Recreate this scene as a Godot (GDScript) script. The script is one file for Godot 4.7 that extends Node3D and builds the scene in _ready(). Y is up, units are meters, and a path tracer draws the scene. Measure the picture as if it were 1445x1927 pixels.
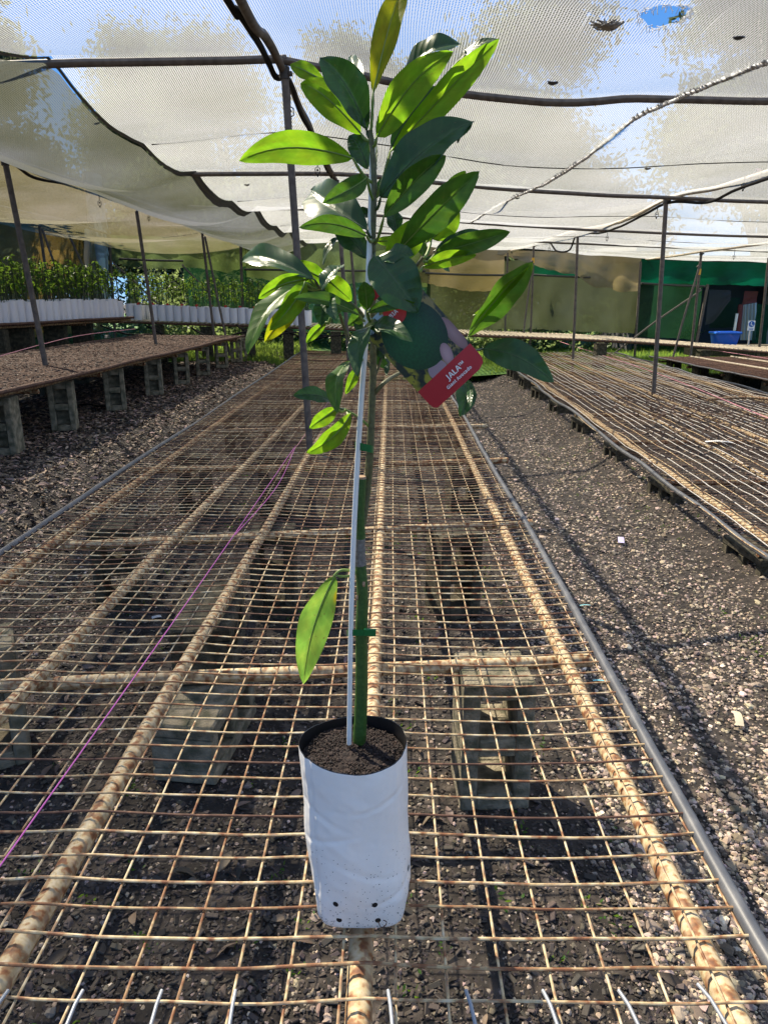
extends Node3D
# A shade house in a plant nursery: a potted avocado tree on a wire mesh bench, knitted shade cloth overhead.

const FOCAL := 1335.0
var cam := Camera3D.new()
var taken := {}
var R := RandomNumberGenerator.new()
var M := {}
var nz := FastNoiseLite.new()


class Builder:
	var v := PackedVector3Array()
	var t := PackedVector2Array()
	var c := PackedColorArray()
	var ix := PackedInt32Array()

	func vert(p: Vector3, uv := Vector2.ZERO, col := Color.WHITE) -> int:
		v.append(p)
		t.append(uv)
		c.append(col)
		return v.size() - 1

	func tri(a: int, b: int, d: int) -> void:
		ix.append(a)
		ix.append(b)
		ix.append(d)

	func quad(a: int, b: int, d: int, e: int) -> void:
		tri(a, b, d)
		tri(a, d, e)

	func face(p: Array, col := Color.WHITE) -> void:
		var n := v.size()
		for q in p:
			vert(q, Vector2.ZERO, col)
		for k in range(1, p.size() - 1):
			tri(n, n + k, n + k + 1)

	# a box with small chamfers: every face has corners of its own
	func box(centre: Vector3, size: Vector3, basis := Basis(), ch := 0.0, col := Color.WHITE) -> void:
		var h := size / 2.0
		var e := minf(ch, minf(h.x, minf(h.y, h.z)) * 0.5)
		var ax := [Vector3.RIGHT, Vector3.UP, Vector3.BACK]
		for k in 3:
			for s in [-1.0, 1.0]:
				var n: Vector3 = ax[k] * s
				var a: Vector3 = ax[(k + 1) % 3]
				var b: Vector3 = ax[(k + 2) % 3] * s
				var ha: float = h[(k + 1) % 3] - e
				var hb: float = h[(k + 2) % 3] - e
				var o: Vector3 = n * h[k]
				face([centre + basis * (o - a * ha - b * hb), centre + basis * (o - a * ha + b * hb), centre + basis * (o + a * ha + b * hb), centre + basis * (o + a * ha - b * hb)], col)
		if e <= 0.0:
			return
		for k in 3:  # the chamfers along axis k
			var i := (k + 1) % 3
			var j := (k + 2) % 3
			for si in [-1.0, 1.0]:
				for sj in [-1.0, 1.0]:
					var pa: Vector3 = ax[i] * h[i] * si + ax[j] * (h[j] - e) * sj
					var pb: Vector3 = ax[i] * (h[i] - e) * si + ax[j] * h[j] * sj
					var l: Vector3 = ax[k] * (h[k] - e)
					var q := [centre + basis * (pa - l), centre + basis * (pa + l), centre + basis * (pb + l), centre + basis * (pb - l)]
					if si * sj > 0.0:
						q.reverse()
					face(q, col)
		for sx in [-1.0, 1.0]:
			for sy in [-1.0, 1.0]:
				for sz in [-1.0, 1.0]:
					var s := Vector3(sx, sy, sz)
					var q := []
					for k in 3:
						var p := Vector3((h.x - e) * s.x, (h.y - e) * s.y, (h.z - e) * s.z)
						p[k] = h[k] * s[k]
						q.append(centre + basis * p)
					if sx * sy * sz > 0.0:
						q.reverse()
					face(q, col)

	func tube(pts: PackedVector3Array, rad, sides := 8, col := Color.WHITE, caps := true) -> void:
		var n := pts.size()
		var first := v.size()
		var along := 0.0
		var ref := Vector3.UP
		var d0 := (pts[n - 1] - pts[0]).normalized()
		if absf(d0.y) > 0.8:
			ref = Vector3(0.31, 0.05, 0.95)
		for j in n:
			var dir := (pts[mini(j + 1, n - 1)] - pts[maxi(j - 1, 0)]).normalized()
			var s := dir.cross(ref).normalized()
			var u := dir.cross(s)
			var r: float = rad[j] if rad is Array or rad is PackedFloat32Array else rad
			if j > 0:
				along += pts[j].distance_to(pts[j - 1])
			for k in sides + 1:
				var a := TAU * k / sides
				vert(pts[j] + (s * cos(a) + u * sin(a)) * r, Vector2(float(k) / sides, along), col)
		for j in n - 1:
			for k in sides:
				var a := first + j * (sides + 1) + k
				quad(a, a + sides + 1, a + sides + 2, a + 1)
		if caps:
			for e in [0, n - 1]:
				var cc := vert(pts[e], Vector2(0.5, 0.5), col)
				var b := v.size()
				for k in sides + 1:
					vert(v[first + e * (sides + 1) + k], Vector2(0.5, 0.5), col)
				for k in sides:
					if e == 0:
						tri(cc, b + k, b + k + 1)
					else:
						tri(cc, b + k + 1, b + k)

	func grid(nu: int, nv: int, f: Callable) -> void:  # f(u, v) gives [position, uv, colour]
		var first := v.size()
		for j in nv + 1:
			for i in nu + 1:
				var r: Array = f.call(float(i) / nu, float(j) / nv)
				vert(r[0], r[1] if r.size() > 1 else Vector2(float(i) / nu, float(j) / nv), r[2] if r.size() > 2 else Color.WHITE)
		for j in nv:
			for i in nu:
				var a := first + j * (nu + 1) + i
				quad(a, a + 1, a + nu + 2, a + nu + 1)

	func mesh(into: ArrayMesh = null, colours := false) -> ArrayMesh:
		var n := PackedVector3Array()
		n.resize(v.size())
		for k in range(0, ix.size(), 3):
			var p := v[ix[k]]
			var f := (v[ix[k + 2]] - p).cross(v[ix[k + 1]] - p)
			n[ix[k]] += f
			n[ix[k + 1]] += f
			n[ix[k + 2]] += f
		for k in n.size():
			n[k] = n[k].normalized() if n[k].length_squared() > 1e-20 else Vector3.UP
		var a := []
		a.resize(Mesh.ARRAY_MAX)
		a[Mesh.ARRAY_VERTEX] = v
		a[Mesh.ARRAY_NORMAL] = n
		a[Mesh.ARRAY_TEX_UV] = t
		if colours:
			a[Mesh.ARRAY_COLOR] = c
		a[Mesh.ARRAY_INDEX] = ix
		var m := into if into else ArrayMesh.new()
		m.add_surface_from_arrays(Mesh.PRIMITIVE_TRIANGLES, a)
		return m


func ray(px: float, py: float) -> Vector3:
	return cam.basis * Vector3((px - 722.5) / FOCAL, (963.5 - py) / FOCAL, -1.0)


func at(px: float, py: float, d: float) -> Vector3:  # the point d metres ahead of the photographer
	var r := ray(px, py)
	return cam.position + r * (d / -r.z)


func on(px: float, py: float, y: float) -> Vector3:  # the point at height y
	var r := ray(px, py)
	return cam.position + r * ((y - cam.position.y) / r.y)


func numbered(called: String) -> String:
	if not taken.has(called):
		taken[called] = 0
		return called
	taken[called] += 1
	return "%s_%03d" % [called, taken[called]]


func tag(o: Node, label: String, category: String, group := "", kind := "") -> Node:
	o.set_meta("label", label)
	o.set_meta("category", category)
	if group:
		o.set_meta("group", group)
	if kind:
		o.set_meta("kind", kind)
	return o


func thing(called: String, label: String, category: String, where := Vector3.ZERO, group := "") -> Node3D:
	var o := Node3D.new()
	o.name = numbered(called)
	add_child(o)
	o.position = where
	tag(o, label, category, group)
	return o


func put(called: String, m: Mesh, mat: Material, parent: Node = null) -> MeshInstance3D:
	var o := MeshInstance3D.new()
	o.mesh = m
	if mat:
		o.material_override = mat
	if parent:
		o.name = called
		parent.add_child(o, true)
	else:
		o.name = numbered(called)
		add_child(o, true)
	return o


func build(called: String, b: Builder, mat: Material, parent: Node = null, colours := false) -> MeshInstance3D:
	return put(called, b.mesh(null, colours), mat, parent)


func structure(o: Node, label: String) -> Node:
	o.set_meta("kind", "structure")
	o.set_meta("label", label)
	return o


func scatter(called: String, m: Mesh, mat: Material, places: Array, parent: Node = null, colours: Array = []) -> MultiMeshInstance3D:
	var mm := MultiMesh.new()
	mm.transform_format = MultiMesh.TRANSFORM_3D
	mm.use_colors = colours.size() > 0
	mm.mesh = m
	mm.instance_count = places.size()
	for k in places.size():
		mm.set_instance_transform(k, places[k])
		if colours.size():
			mm.set_instance_color(k, colours[k])
	var o := MultiMeshInstance3D.new()
	o.multimesh = mm
	o.material_override = mat
	if parent:
		o.name = called
		parent.add_child(o, true)
	else:
		o.name = numbered(called)
		add_child(o)
	return o


func lin(r: float, g: float, b: float, a := 1.0) -> Color:
	var k := Color(r, g, b).linear_to_srgb()
	k.a = a
	return k


func plain(called: String, col: Color, rough := 0.6, metal := 0.0) -> StandardMaterial3D:
	var m := StandardMaterial3D.new()
	m.resource_name = called
	m.albedo_color = col
	m.roughness = rough
	m.metallic = metal
	m.cull_mode = BaseMaterial3D.CULL_DISABLED
	M[called] = m
	return m


func noise_tex(seed_: int, freq: float, stops: Array, octaves := 4, size := 512, kind := FastNoiseLite.TYPE_SIMPLEX_SMOOTH) -> NoiseTexture2D:
	var f := FastNoiseLite.new()
	f.seed = seed_
	f.noise_type = kind
	f.frequency = freq
	f.fractal_octaves = octaves
	var g := Gradient.new()
	var offs := PackedFloat32Array()
	var cols := PackedColorArray()
	for s in stops:
		offs.append(s[0])
		cols.append(s[1])
	g.offsets = offs
	g.colors = cols
	var t := NoiseTexture2D.new()
	t.width = size
	t.height = size
	t.seamless = true
	t.noise = f
	t.color_ramp = g
	return t


# a material whose colour and relief come from noise laid on in world space
func mottled(called: String, tex: Texture2D, scale: float, rough := 0.8, bump: Texture2D = null, relief := 0.0, metal := 0.0) -> StandardMaterial3D:
	var m := plain(called, Color.WHITE, rough, metal)
	m.albedo_texture = tex
	m.uv1_triplanar = true
	m.uv1_world_triplanar = true
	m.uv1_scale = Vector3.ONE * scale
	if bump:
		m.heightmap_enabled = true
		m.heightmap_texture = bump
		m.heightmap_scale = relief
	return m


func grey(a: float) -> Color:
	return Color(a, a, a)


# knitted shade cloth: chains of thread with slanting filler threads and open holes
func weave(cells: int, px: int, open_: float, least: float) -> ImageTexture:
	var s := cells * px
	var im := Image.create(s, s, false, Image.FORMAT_RGBA8)
	for y in s:
		for x in s:
			var u := fposmod(float(x) / px, 1.0)
			var w := fposmod(float(y) / px, 1.0)
			var jit := 0.05 * sin(TAU * float(y) / s * 3.0 + floorf(float(x) / px) * 1.7)
			var dv := absf(u - 0.5 + jit)
			var zig := absf(w - 0.5 - (u - 0.5) * (0.5 if int(floorf(float(x) / px)) % 2 == 0 else -0.5))
			zig = minf(zig, 1.0 - zig)
			var k := minf(dv / 0.2, zig / 0.16)
			var a := 1.0 if k < open_ else (least if k > open_ + 0.35 else (1.0 + least) * 0.5)
			var shade := 0.9 + 0.1 * sin(TAU * w * 2.0 + u * 4.0)
			im.set_pixel(x, y, Color(shade, shade, shade, a))
	return ImageTexture.create_from_image(im)


func cloth(called: String, tex: Texture2D, col: Color, back: float, tint: Color) -> StandardMaterial3D:
	var m := plain(called, col, 0.9)
	m.albedo_texture = tex
	m.transparency = BaseMaterial3D.TRANSPARENCY_ALPHA
	m.vertex_color_use_as_albedo = true
	m.backlight_enabled = true
	m.backlight = Color(tint.r * back, tint.g * back, tint.b * back)
	m.metallic_specular = 0.2
	return m


func path(pts: Array, n := 8, wob := 0.0) -> PackedVector3Array:  # a smooth line through points
	var c := Curve3D.new()
	for k in pts.size():
		var p: Vector3 = pts[k]
		var a: Vector3 = pts[maxi(k - 1, 0)]
		var b: Vector3 = pts[mini(k + 1, pts.size() - 1)]
		var h := (b - a) / 6.0
		c.add_point(p, -h, h)
	var out := PackedVector3Array()
	var total := n * (pts.size() - 1)
	for k in total + 1:
		var seg := mini(k / n, pts.size() - 2)
		var q := c.sample(seg, float(k - seg * n) / n)
		if wob > 0.0:
			q += Vector3(nz.get_noise_2d(q.z * 60.0, 7.0), nz.get_noise_2d(q.z * 60.0, q.x * 60.0 + 31.0), 0) * wob
		out.append(q)
	return out


func ordinal(k: int) -> String:
	var w := ["first", "second", "third", "fourth", "fifth", "sixth", "seventh", "eighth", "ninth", "tenth", "eleventh", "twelfth", "thirteenth", "fourteenth", "fifteenth", "sixteenth", "seventeenth", "eighteenth", "nineteenth", "twentieth"]
	if k < 20:
		return w[k]
	if k == 29:
		return "thirtieth"
	return ("twenty-" if k < 29 else "thirty-") + w[(k % 10) if k < 29 else k - 30]


func materials() -> void:
	var rough_bump := noise_tex(5, 0.03, [[0.0, grey(0)], [1.0, grey(1)]], 5)
	var fine_bump := noise_tex(9, 0.09, [[0.0, grey(0)], [1.0, grey(1)]], 4)
	var cream := lin(0.45, 0.345, 0.18)
	var pale := lin(0.58, 0.49, 0.33)
	var rust := lin(0.20, 0.075, 0.025)
	var dark_rust := lin(0.06, 0.025, 0.015)
	var t := noise_tex(11, 0.032, [[0.0, dark_rust], [0.3, rust], [0.4, lin(0.30, 0.15, 0.06)], [0.46, cream], [0.7, pale], [0.8, cream], [0.92, rust], [1.0, dark_rust]], 5)
	mottled("rusty_pipe", t, 1.9, 0.7, rough_bump, 0.15)
	t = noise_tex(12, 0.034, [[0.0, dark_rust], [0.42, rust], [0.52, lin(0.27, 0.14, 0.06)], [0.62, cream], [1.0, pale]], 5)
	mottled("very_rusty_pipe", t, 1.9, 0.8, rough_bump, 0.15)
	t = noise_tex(13, 0.02, [[0.0, dark_rust], [0.3, rust], [0.4, lin(0.30, 0.18, 0.09)], [0.5, cream], [0.75, pale], [1.0, lin(0.6, 0.56, 0.45)]], 4)
	mottled("wire_cream", t, 2.6, 0.65, fine_bump, 0.04)
	t = noise_tex(14, 0.02, [[0.0, dark_rust], [0.35, rust], [0.5, lin(0.22, 0.11, 0.05)], [0.62, lin(0.4, 0.29, 0.15)], [1.0, cream]], 4)
	mottled("wire_rusty", t, 2.6, 0.7, fine_bump, 0.04)
	t = noise_tex(15, 0.02, [[0.0, dark_rust], [0.4, lin(0.07, 0.032, 0.02)], [0.7, lin(0.16, 0.08, 0.045)], [1.0, lin(0.3, 0.2, 0.11)]], 4)
	mottled("wire_brown", t, 2.6, 0.8, fine_bump, 0.04)
	t = noise_tex(16, 0.02, [[0.0, lin(0.3, 0.2, 0.12)], [0.35, lin(0.5, 0.47, 0.42)], [1.0, lin(0.68, 0.67, 0.64)]], 4)
	mottled("wire_pale", t, 2.6, 0.45, fine_bump, 0.03)
	plain("galvanised", lin(0.30, 0.32, 0.34), 0.5, 0.4)
	t = noise_tex(17, 0.012, [[0.0, lin(0.05, 0.055, 0.065)], [0.5, lin(0.08, 0.085, 0.095)], [1.0, lin(0.16, 0.16, 0.16)]], 4)
	mottled("poly_pipe", t, 2.0, 0.45)
	plain("black_hose", lin(0.018, 0.017, 0.016), 0.8).metallic_specular = 0.2
	t = noise_tex(18, 0.02, [[0.0, lin(0.045, 0.035, 0.028)], [0.5, lin(0.1, 0.082, 0.066)], [1.0, lin(0.16, 0.13, 0.10)]], 4)
	mottled("post_steel", t, 1.5, 0.65)
	t = noise_tex(19, 0.02, [[0.0, lin(0.3, 0.24, 0.16)], [0.5, lin(0.48, 0.41, 0.30)], [1.0, lin(0.58, 0.52, 0.42)]], 4)
	mottled("pale_pipe", t, 1.5, 0.6)
	t = noise_tex(20, 0.012, [[0.0, lin(0.05, 0.055, 0.03)], [0.35, lin(0.12, 0.11, 0.07)], [0.6, lin(0.22, 0.19, 0.13)], [1.0, lin(0.34, 0.29, 0.2)]], 5)
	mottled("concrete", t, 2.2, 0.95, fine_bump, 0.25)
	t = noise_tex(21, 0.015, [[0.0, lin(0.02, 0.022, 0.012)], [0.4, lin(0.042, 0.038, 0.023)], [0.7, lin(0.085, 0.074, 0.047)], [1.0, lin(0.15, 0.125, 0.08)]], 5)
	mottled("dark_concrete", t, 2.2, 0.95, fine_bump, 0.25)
	# ground
	var soil_bump := noise_tex(30, 0.03, [[0.0, grey(0)], [1.0, grey(1)]], 5, 512, FastNoiseLite.TYPE_CELLULAR)
	t = noise_tex(31, 0.012, [[0.0, lin(0.010, 0.008, 0.006)], [0.45, lin(0.022, 0.017, 0.013)], [0.6, lin(0.038, 0.030, 0.024)], [0.8, lin(0.07, 0.057, 0.047)], [1.0, lin(0.16, 0.135, 0.115)]], 6, 1024)
	mottled("soil", t, 0.9, 0.95, soil_bump, 1.2)
	t = noise_tex(32, 0.02, [[0.0, lin(0.02, 0.07, 0.008)], [0.5, lin(0.06, 0.16, 0.018)], [1.0, lin(0.13, 0.22, 0.04)]], 5)
	mottled("turf", t, 0.5, 0.9)
	var v := plain("pebble", Color.WHITE, 0.85)
	v.vertex_color_use_as_albedo = true
	v = plain("litter", Color.WHITE, 0.7)
	v.vertex_color_use_as_albedo = true
	t = noise_tex(33, 0.02, [[0.0, lin(0.006, 0.003, 0.002)], [0.5, lin(0.015, 0.009, 0.007)], [0.75, lin(0.03, 0.018, 0.014)], [1.0, lin(0.07, 0.042, 0.03)]], 5)
	mottled("potting_mix", t, 5.0, 0.95, soil_bump, 0.6)
	t = noise_tex(34, 0.025, [[0.0, lin(0.03, 0.017, 0.01)], [0.4, lin(0.105, 0.06, 0.037)], [0.65, lin(0.2, 0.125, 0.08)], [1.0, lin(0.34, 0.24, 0.16)]], 5)
	mottled("matted_mulch", t, 1.3, 0.95, soil_bump, 1.5)
	# cloth
	var open_weave := weave(8, 24, 0.72, 0.07)
	var tight_weave := weave(8, 24, 1.25, 0.72)
	var net_weave := weave(8, 24, 1.15, 0.5)
	var far_weave := weave(8, 24, 0.86, 0.16)
	cloth("shade_cloth", open_weave, lin(0.70, 0.72, 0.735), 1.1, Color(1, 1, 0.99))
	cloth("far_cloth", far_weave, lin(0.72, 0.735, 0.74), 1.05, Color(1, 1, 0.985))
	cloth("cream_roof", far_weave, lin(0.39, 0.375, 0.33), 0.95, Color(1, 0.98, 0.92))
	cloth("grey_cloth", weave(8, 24, 1.05, 0.42), lin(0.31, 0.315, 0.315), 0.8, Color(0.97, 1, 1))
	cloth("cream_cloth", tight_weave, lin(0.34, 0.31, 0.25), 0.9, Color(1, 0.96, 0.86))
	cloth("side_cloth", net_weave, lin(0.42, 0.36, 0.23), 0.95, Color(1, 0.92, 0.7))
	cloth("green_cloth", tight_weave, lin(0.20, 0.245, 0.165), 0.95, Color(0.92, 1, 0.85))
	var solid_weave := weave(8, 24, 1.3, 0.86)
	cloth("dark_green_cloth", solid_weave, lin(0.05, 0.10, 0.075), 0.85, Color(0.7, 1, 0.85))
	cloth("grey_green_cloth", solid_weave, lin(0.13, 0.14, 0.115), 0.85, Color(0.95, 1, 0.85))
	cloth("teal_cloth", solid_weave, lin(0.018, 0.105, 0.088), 0.9, Color(0.2, 1, 0.82))
	plain("dark_strip", lin(0.055, 0.052, 0.047), 0.85)
	plain("thread", lin(0.7, 0.69, 0.66), 0.9)
	plain("rope", lin(0.30, 0.29, 0.26), 0.9)
	plain("pink_string", lin(0.62, 0.13, 0.46), 0.6)
	plain("faded_string", lin(0.6, 0.26, 0.32), 0.6)
	# bag
	var b := plain("white_film", lin(0.88, 0.87, 0.82), 0.33)
	b.heightmap_enabled = true
	b.heightmap_texture = noise_tex(40, 0.008, [[0.0, grey(0)], [1.0, grey(1)]], 3)
	b.heightmap_scale = 0.12
	b.uv1_scale = Vector3(2, 1.2, 1)
	plain("black_film", lin(0.012, 0.012, 0.013), 0.4)
	plain("hole_black", lin(0.008, 0.006, 0.005), 0.9)
	plain("far_film", lin(0.80, 0.80, 0.82), 0.5)
	# plant
	var veins := vein_map()
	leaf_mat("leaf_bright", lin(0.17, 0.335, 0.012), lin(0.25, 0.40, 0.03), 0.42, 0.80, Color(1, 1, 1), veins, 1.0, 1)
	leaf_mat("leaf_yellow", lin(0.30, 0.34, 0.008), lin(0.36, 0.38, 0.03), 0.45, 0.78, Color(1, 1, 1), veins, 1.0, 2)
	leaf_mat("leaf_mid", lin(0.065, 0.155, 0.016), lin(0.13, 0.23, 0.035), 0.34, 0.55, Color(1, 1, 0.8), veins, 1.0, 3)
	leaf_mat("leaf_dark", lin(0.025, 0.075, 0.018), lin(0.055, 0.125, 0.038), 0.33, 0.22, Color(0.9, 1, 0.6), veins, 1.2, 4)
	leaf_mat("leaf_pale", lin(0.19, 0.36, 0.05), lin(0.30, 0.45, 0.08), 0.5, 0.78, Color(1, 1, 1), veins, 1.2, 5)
	plain("midrib", lin(0.16, 0.24, 0.045), 0.5)
	plain("midrib_dark", lin(0.04, 0.075, 0.028), 0.5)
	t = noise_tex(41, 0.02, [[0.0, lin(0.02, 0.06, 0.008)], [0.5, lin(0.035, 0.095, 0.012)], [1.0, lin(0.07, 0.14, 0.03)]], 4)
	mottled("green_bark", t, 12.0, 0.5, fine_bump, 0.05)
	t = noise_tex(42, 0.02, [[0.0, lin(0.06, 0.05, 0.025)], [0.5, lin(0.10, 0.105, 0.04)], [1.0, lin(0.16, 0.17, 0.07)]], 4)
	mottled("scion_bark", t, 12.0, 0.5, fine_bump, 0.05)
	t = noise_tex(43, 0.02, [[0.0, lin(0.10, 0.09, 0.075)], [0.5, lin(0.17, 0.16, 0.135)], [1.0, lin(0.3, 0.28, 0.25)]], 4)
	mottled("graft_tape", t, 14.0, 0.6, fine_bump, 0.1)
	plain("cut_wood", lin(0.33, 0.22, 0.13), 0.9)
	plain("stake_plastic", lin(0.80, 0.81, 0.76), 0.4)
	plain("green_tape", lin(0.006, 0.13, 0.03), 0.3)
	plain("seedling_stem", lin(0.035, 0.05, 0.018), 0.7)
	thin_leaf("seedling_leaf", lin(0.03, 0.075, 0.016), 0.45, Color(0.6, 1.0, 0.10), 0.30)
	thin_leaf("tree_leaf", lin(0.042, 0.056, 0.032), 0.85, Color(0.8, 1.0, 0.5), 0.10)
	thin_leaf("bright_leaf", lin(0.055, 0.085, 0.035), 0.5, Color(0.75, 1.0, 0.35), 0.28)
	thin_leaf("grass_blade", lin(0.06, 0.12, 0.025), 0.6, Color(0.7, 1.0, 0.15), 0.45)
	t = noise_tex(44, 0.01, [[0.0, lin(0.10, 0.085, 0.065)], [0.45, lin(0.26, 0.22, 0.17)], [0.6, lin(0.48, 0.43, 0.36)], [1.0, lin(0.62, 0.58, 0.5)]], 4)
	mottled("tree_bark", t, 0.6, 0.9)
	# bits
	plain("tag_red", lin(0.43, 0.022, 0.03), 0.35)
	plain("tag_white", lin(0.78, 0.78, 0.78), 0.4)
	plain("logo_red", lin(0.55, 0.03, 0.02), 0.35)
	plain("lilac_label", lin(0.55, 0.5, 0.72), 0.5)
	plain("cyan_label", lin(0.25, 0.62, 0.66), 0.5)
	plain("paper", lin(0.6, 0.6, 0.58), 0.6)
	plain("yellow_bit", lin(0.7, 0.5, 0.05), 0.5)
	plain("blue_plastic", lin(0.008, 0.10, 0.52), 0.35)
	plain("sign_blue", lin(0.01, 0.10, 0.42), 0.4)
	plain("sign_white", lin(0.75, 0.77, 0.8), 0.4)
	plain("dark_red", lin(0.10, 0.012, 0.016), 0.6)
	plain("tin", lin(0.42, 0.43, 0.44), 0.4, 0.3)
	plain("shed_dark", lin(0.035, 0.038, 0.042), 0.8)
	plain("cream_board", lin(0.55, 0.47, 0.33), 0.8)
	plain("yellow_tape", lin(0.65, 0.36, 0.02), 0.5)


func thin_leaf(called: String, col: Color, rough: float, back: Color, amount: float) -> void:
	var m := plain(called, col, rough)
	m.backlight_enabled = true
	m.backlight = (back * amount).linear_to_srgb()
	m.metallic_specular = 0.2


# a leaf blade: flesh and paler veins; share of the light that passes through
func leaf_mat(called: String, col: Color, vein: Color, rough: float, share: float, ratio: Color, bump: ImageTexture, relief: float, seed_: int) -> void:
	var m := plain(called, Color.WHITE, rough)
	var map := bump.get_image()
	var w := map.get_width()
	var h := map.get_height()
	var im := Image.create(w, h, false, Image.FORMAT_RGB8)
	var f := FastNoiseLite.new()
	f.seed = seed_
	f.frequency = 0.03
	f.fractal_octaves = 4
	for y in h:
		for x in w:
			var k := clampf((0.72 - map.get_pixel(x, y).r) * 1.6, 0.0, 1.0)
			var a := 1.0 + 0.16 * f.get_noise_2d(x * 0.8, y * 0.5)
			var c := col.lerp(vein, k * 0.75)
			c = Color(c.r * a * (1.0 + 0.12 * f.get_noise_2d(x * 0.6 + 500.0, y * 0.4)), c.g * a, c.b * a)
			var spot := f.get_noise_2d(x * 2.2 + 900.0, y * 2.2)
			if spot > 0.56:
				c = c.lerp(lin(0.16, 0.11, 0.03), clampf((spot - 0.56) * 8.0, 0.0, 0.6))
			if called == "leaf_pale":
				var q := Vector2((x - w * 0.04) / (w * 0.18), (y - h * 0.20) / (h * 0.12)).length()
				c = c.lerp(lin(0.62, 0.42, 0.01), clampf(1.0 - q * 1.5, 0.0, 0.7))
			im.set_pixel(x, y, c)
	m.albedo_texture = ImageTexture.create_from_image(im)
	m.backlight_enabled = true
	m.backlight = (ratio * (2.0 * share)).linear_to_srgb()
	m.metallic_specular = 0.45
	m.heightmap_enabled = true
	m.heightmap_texture = bump
	m.heightmap_scale = relief * 0.045


func vein_map() -> ImageTexture:
	var w := 96
	var h := 256
	var im := Image.create(w, h, false, Image.FORMAT_L8)
	for y in h:
		for x in w:
			var s := absf(float(x) / (w - 1) - 0.5) * 2.0
			var q := fposmod((float(y) / h) * 9.0 - s * 1.1 + (0.35 if x < w / 2 else 0.0), 1.0)
			var k := absf(q - 0.5)
			var a := 0.62 + 0.30 * smoothstep(0.0, 0.5, k) - 0.5 * exp(-s * s * 180.0) - 0.2 * exp(-k * k * 900.0) * (1.0 - 0.5 * s)
			im.set_pixel(x, y, grey(clampf(a, 0.0, 1.0)))
	return ImageTexture.create_from_image(im)


var supports := []  # lines that carry the roof cloth, from behind the photographer to the far wall


func interp(line: Array, x: float) -> Vector3:
	var n := line.size()
	if x <= line[0].x:
		return Vector3(x, line[0].y, line[0].z + (line[1].z - line[0].z) / maxf(line[1].x - line[0].x, 0.01) * (x - line[0].x))
	for k in n - 1:
		if x <= line[k + 1].x:
			var f: float = (x - line[k].x) / maxf(line[k + 1].x - line[k].x, 0.001)
			var p: Vector3 = line[k].lerp(line[k + 1], f)
			return Vector3(x, p.y, p.z)
	return Vector3(x, line[n - 1].y, line[n - 1].z + (line[n - 1].z - line[n - 2].z) / maxf(line[n - 1].x - line[n - 2].x, 0.01) * (x - line[n - 1].x))


func pixel_line(pts: Array, d0: float, skew: float) -> Array:
	var out := []
	for p in pts:
		var q := at(p.x, p.y, d0)
		for k in 3:
			q = at(p.x, p.y, d0 + skew * q.x)
		out.append(q)
	return out


func roof(x: float, d: float) -> float:
	for k in supports.size() - 1:
		var a := interp(supports[k], x)
		var b := interp(supports[k + 1], x)
		if d <= -b.z or k == supports.size() - 2:
			var t := clampf((d + a.z) / maxf(-b.z + a.z, 0.01), 0.0, 1.0)
			var sag := 0.10 * (absf(sin(t * TAU)) * 0.75 + 0.5 * sin(t * PI))
			sag *= 1.0 - 0.85 * exp(-pow((x + 0.5) / 0.45, 2.0)) - 0.9 * exp(-pow((x - 3.1) / 0.5, 2.0))
			var across := 0.03 * (1.0 - cos(TAU * clampf((x + 0.5) / 3.6, 0.0, 1.0))) if x > -0.5 else 0.03 * (1.0 - cos(TAU * clampf((x + 0.5) / 2.7, -1.0, 0.0)))
			return lerpf(a.y, b.y, t) + 0.025 - sag * (0.8 + 0.3 * nz.get_noise_2d(x * 20.0, d * 6.0)) - across * sin(t * PI) + 0.012 * nz.get_noise_2d(x * 60.0, d * 60.0)
	return 2.5


func on_roof(px: float, py: float) -> Vector3:  # the point of the roof cloth on that line of sight
	var d := 2.0
	while d < 16.0:
		var p := at(px, py, d)
		if p.y >= roof(p.x, d):
			return p
		d += 0.02
	return at(px, py, d)


func ground_y(x: float, z: float) -> float:
	var y := 0.33 * smoothstep(-1.25, -2.35, x) if x < -1.25 else 0.0
	y += 0.13 * smoothstep(1.55, 2.0, x)
	return y + 0.012 * nz.get_noise_2d(x * 50.0, z * 50.0) + 0.008 * nz.get_noise_2d(x * 200.0, z * 200.0)


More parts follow.
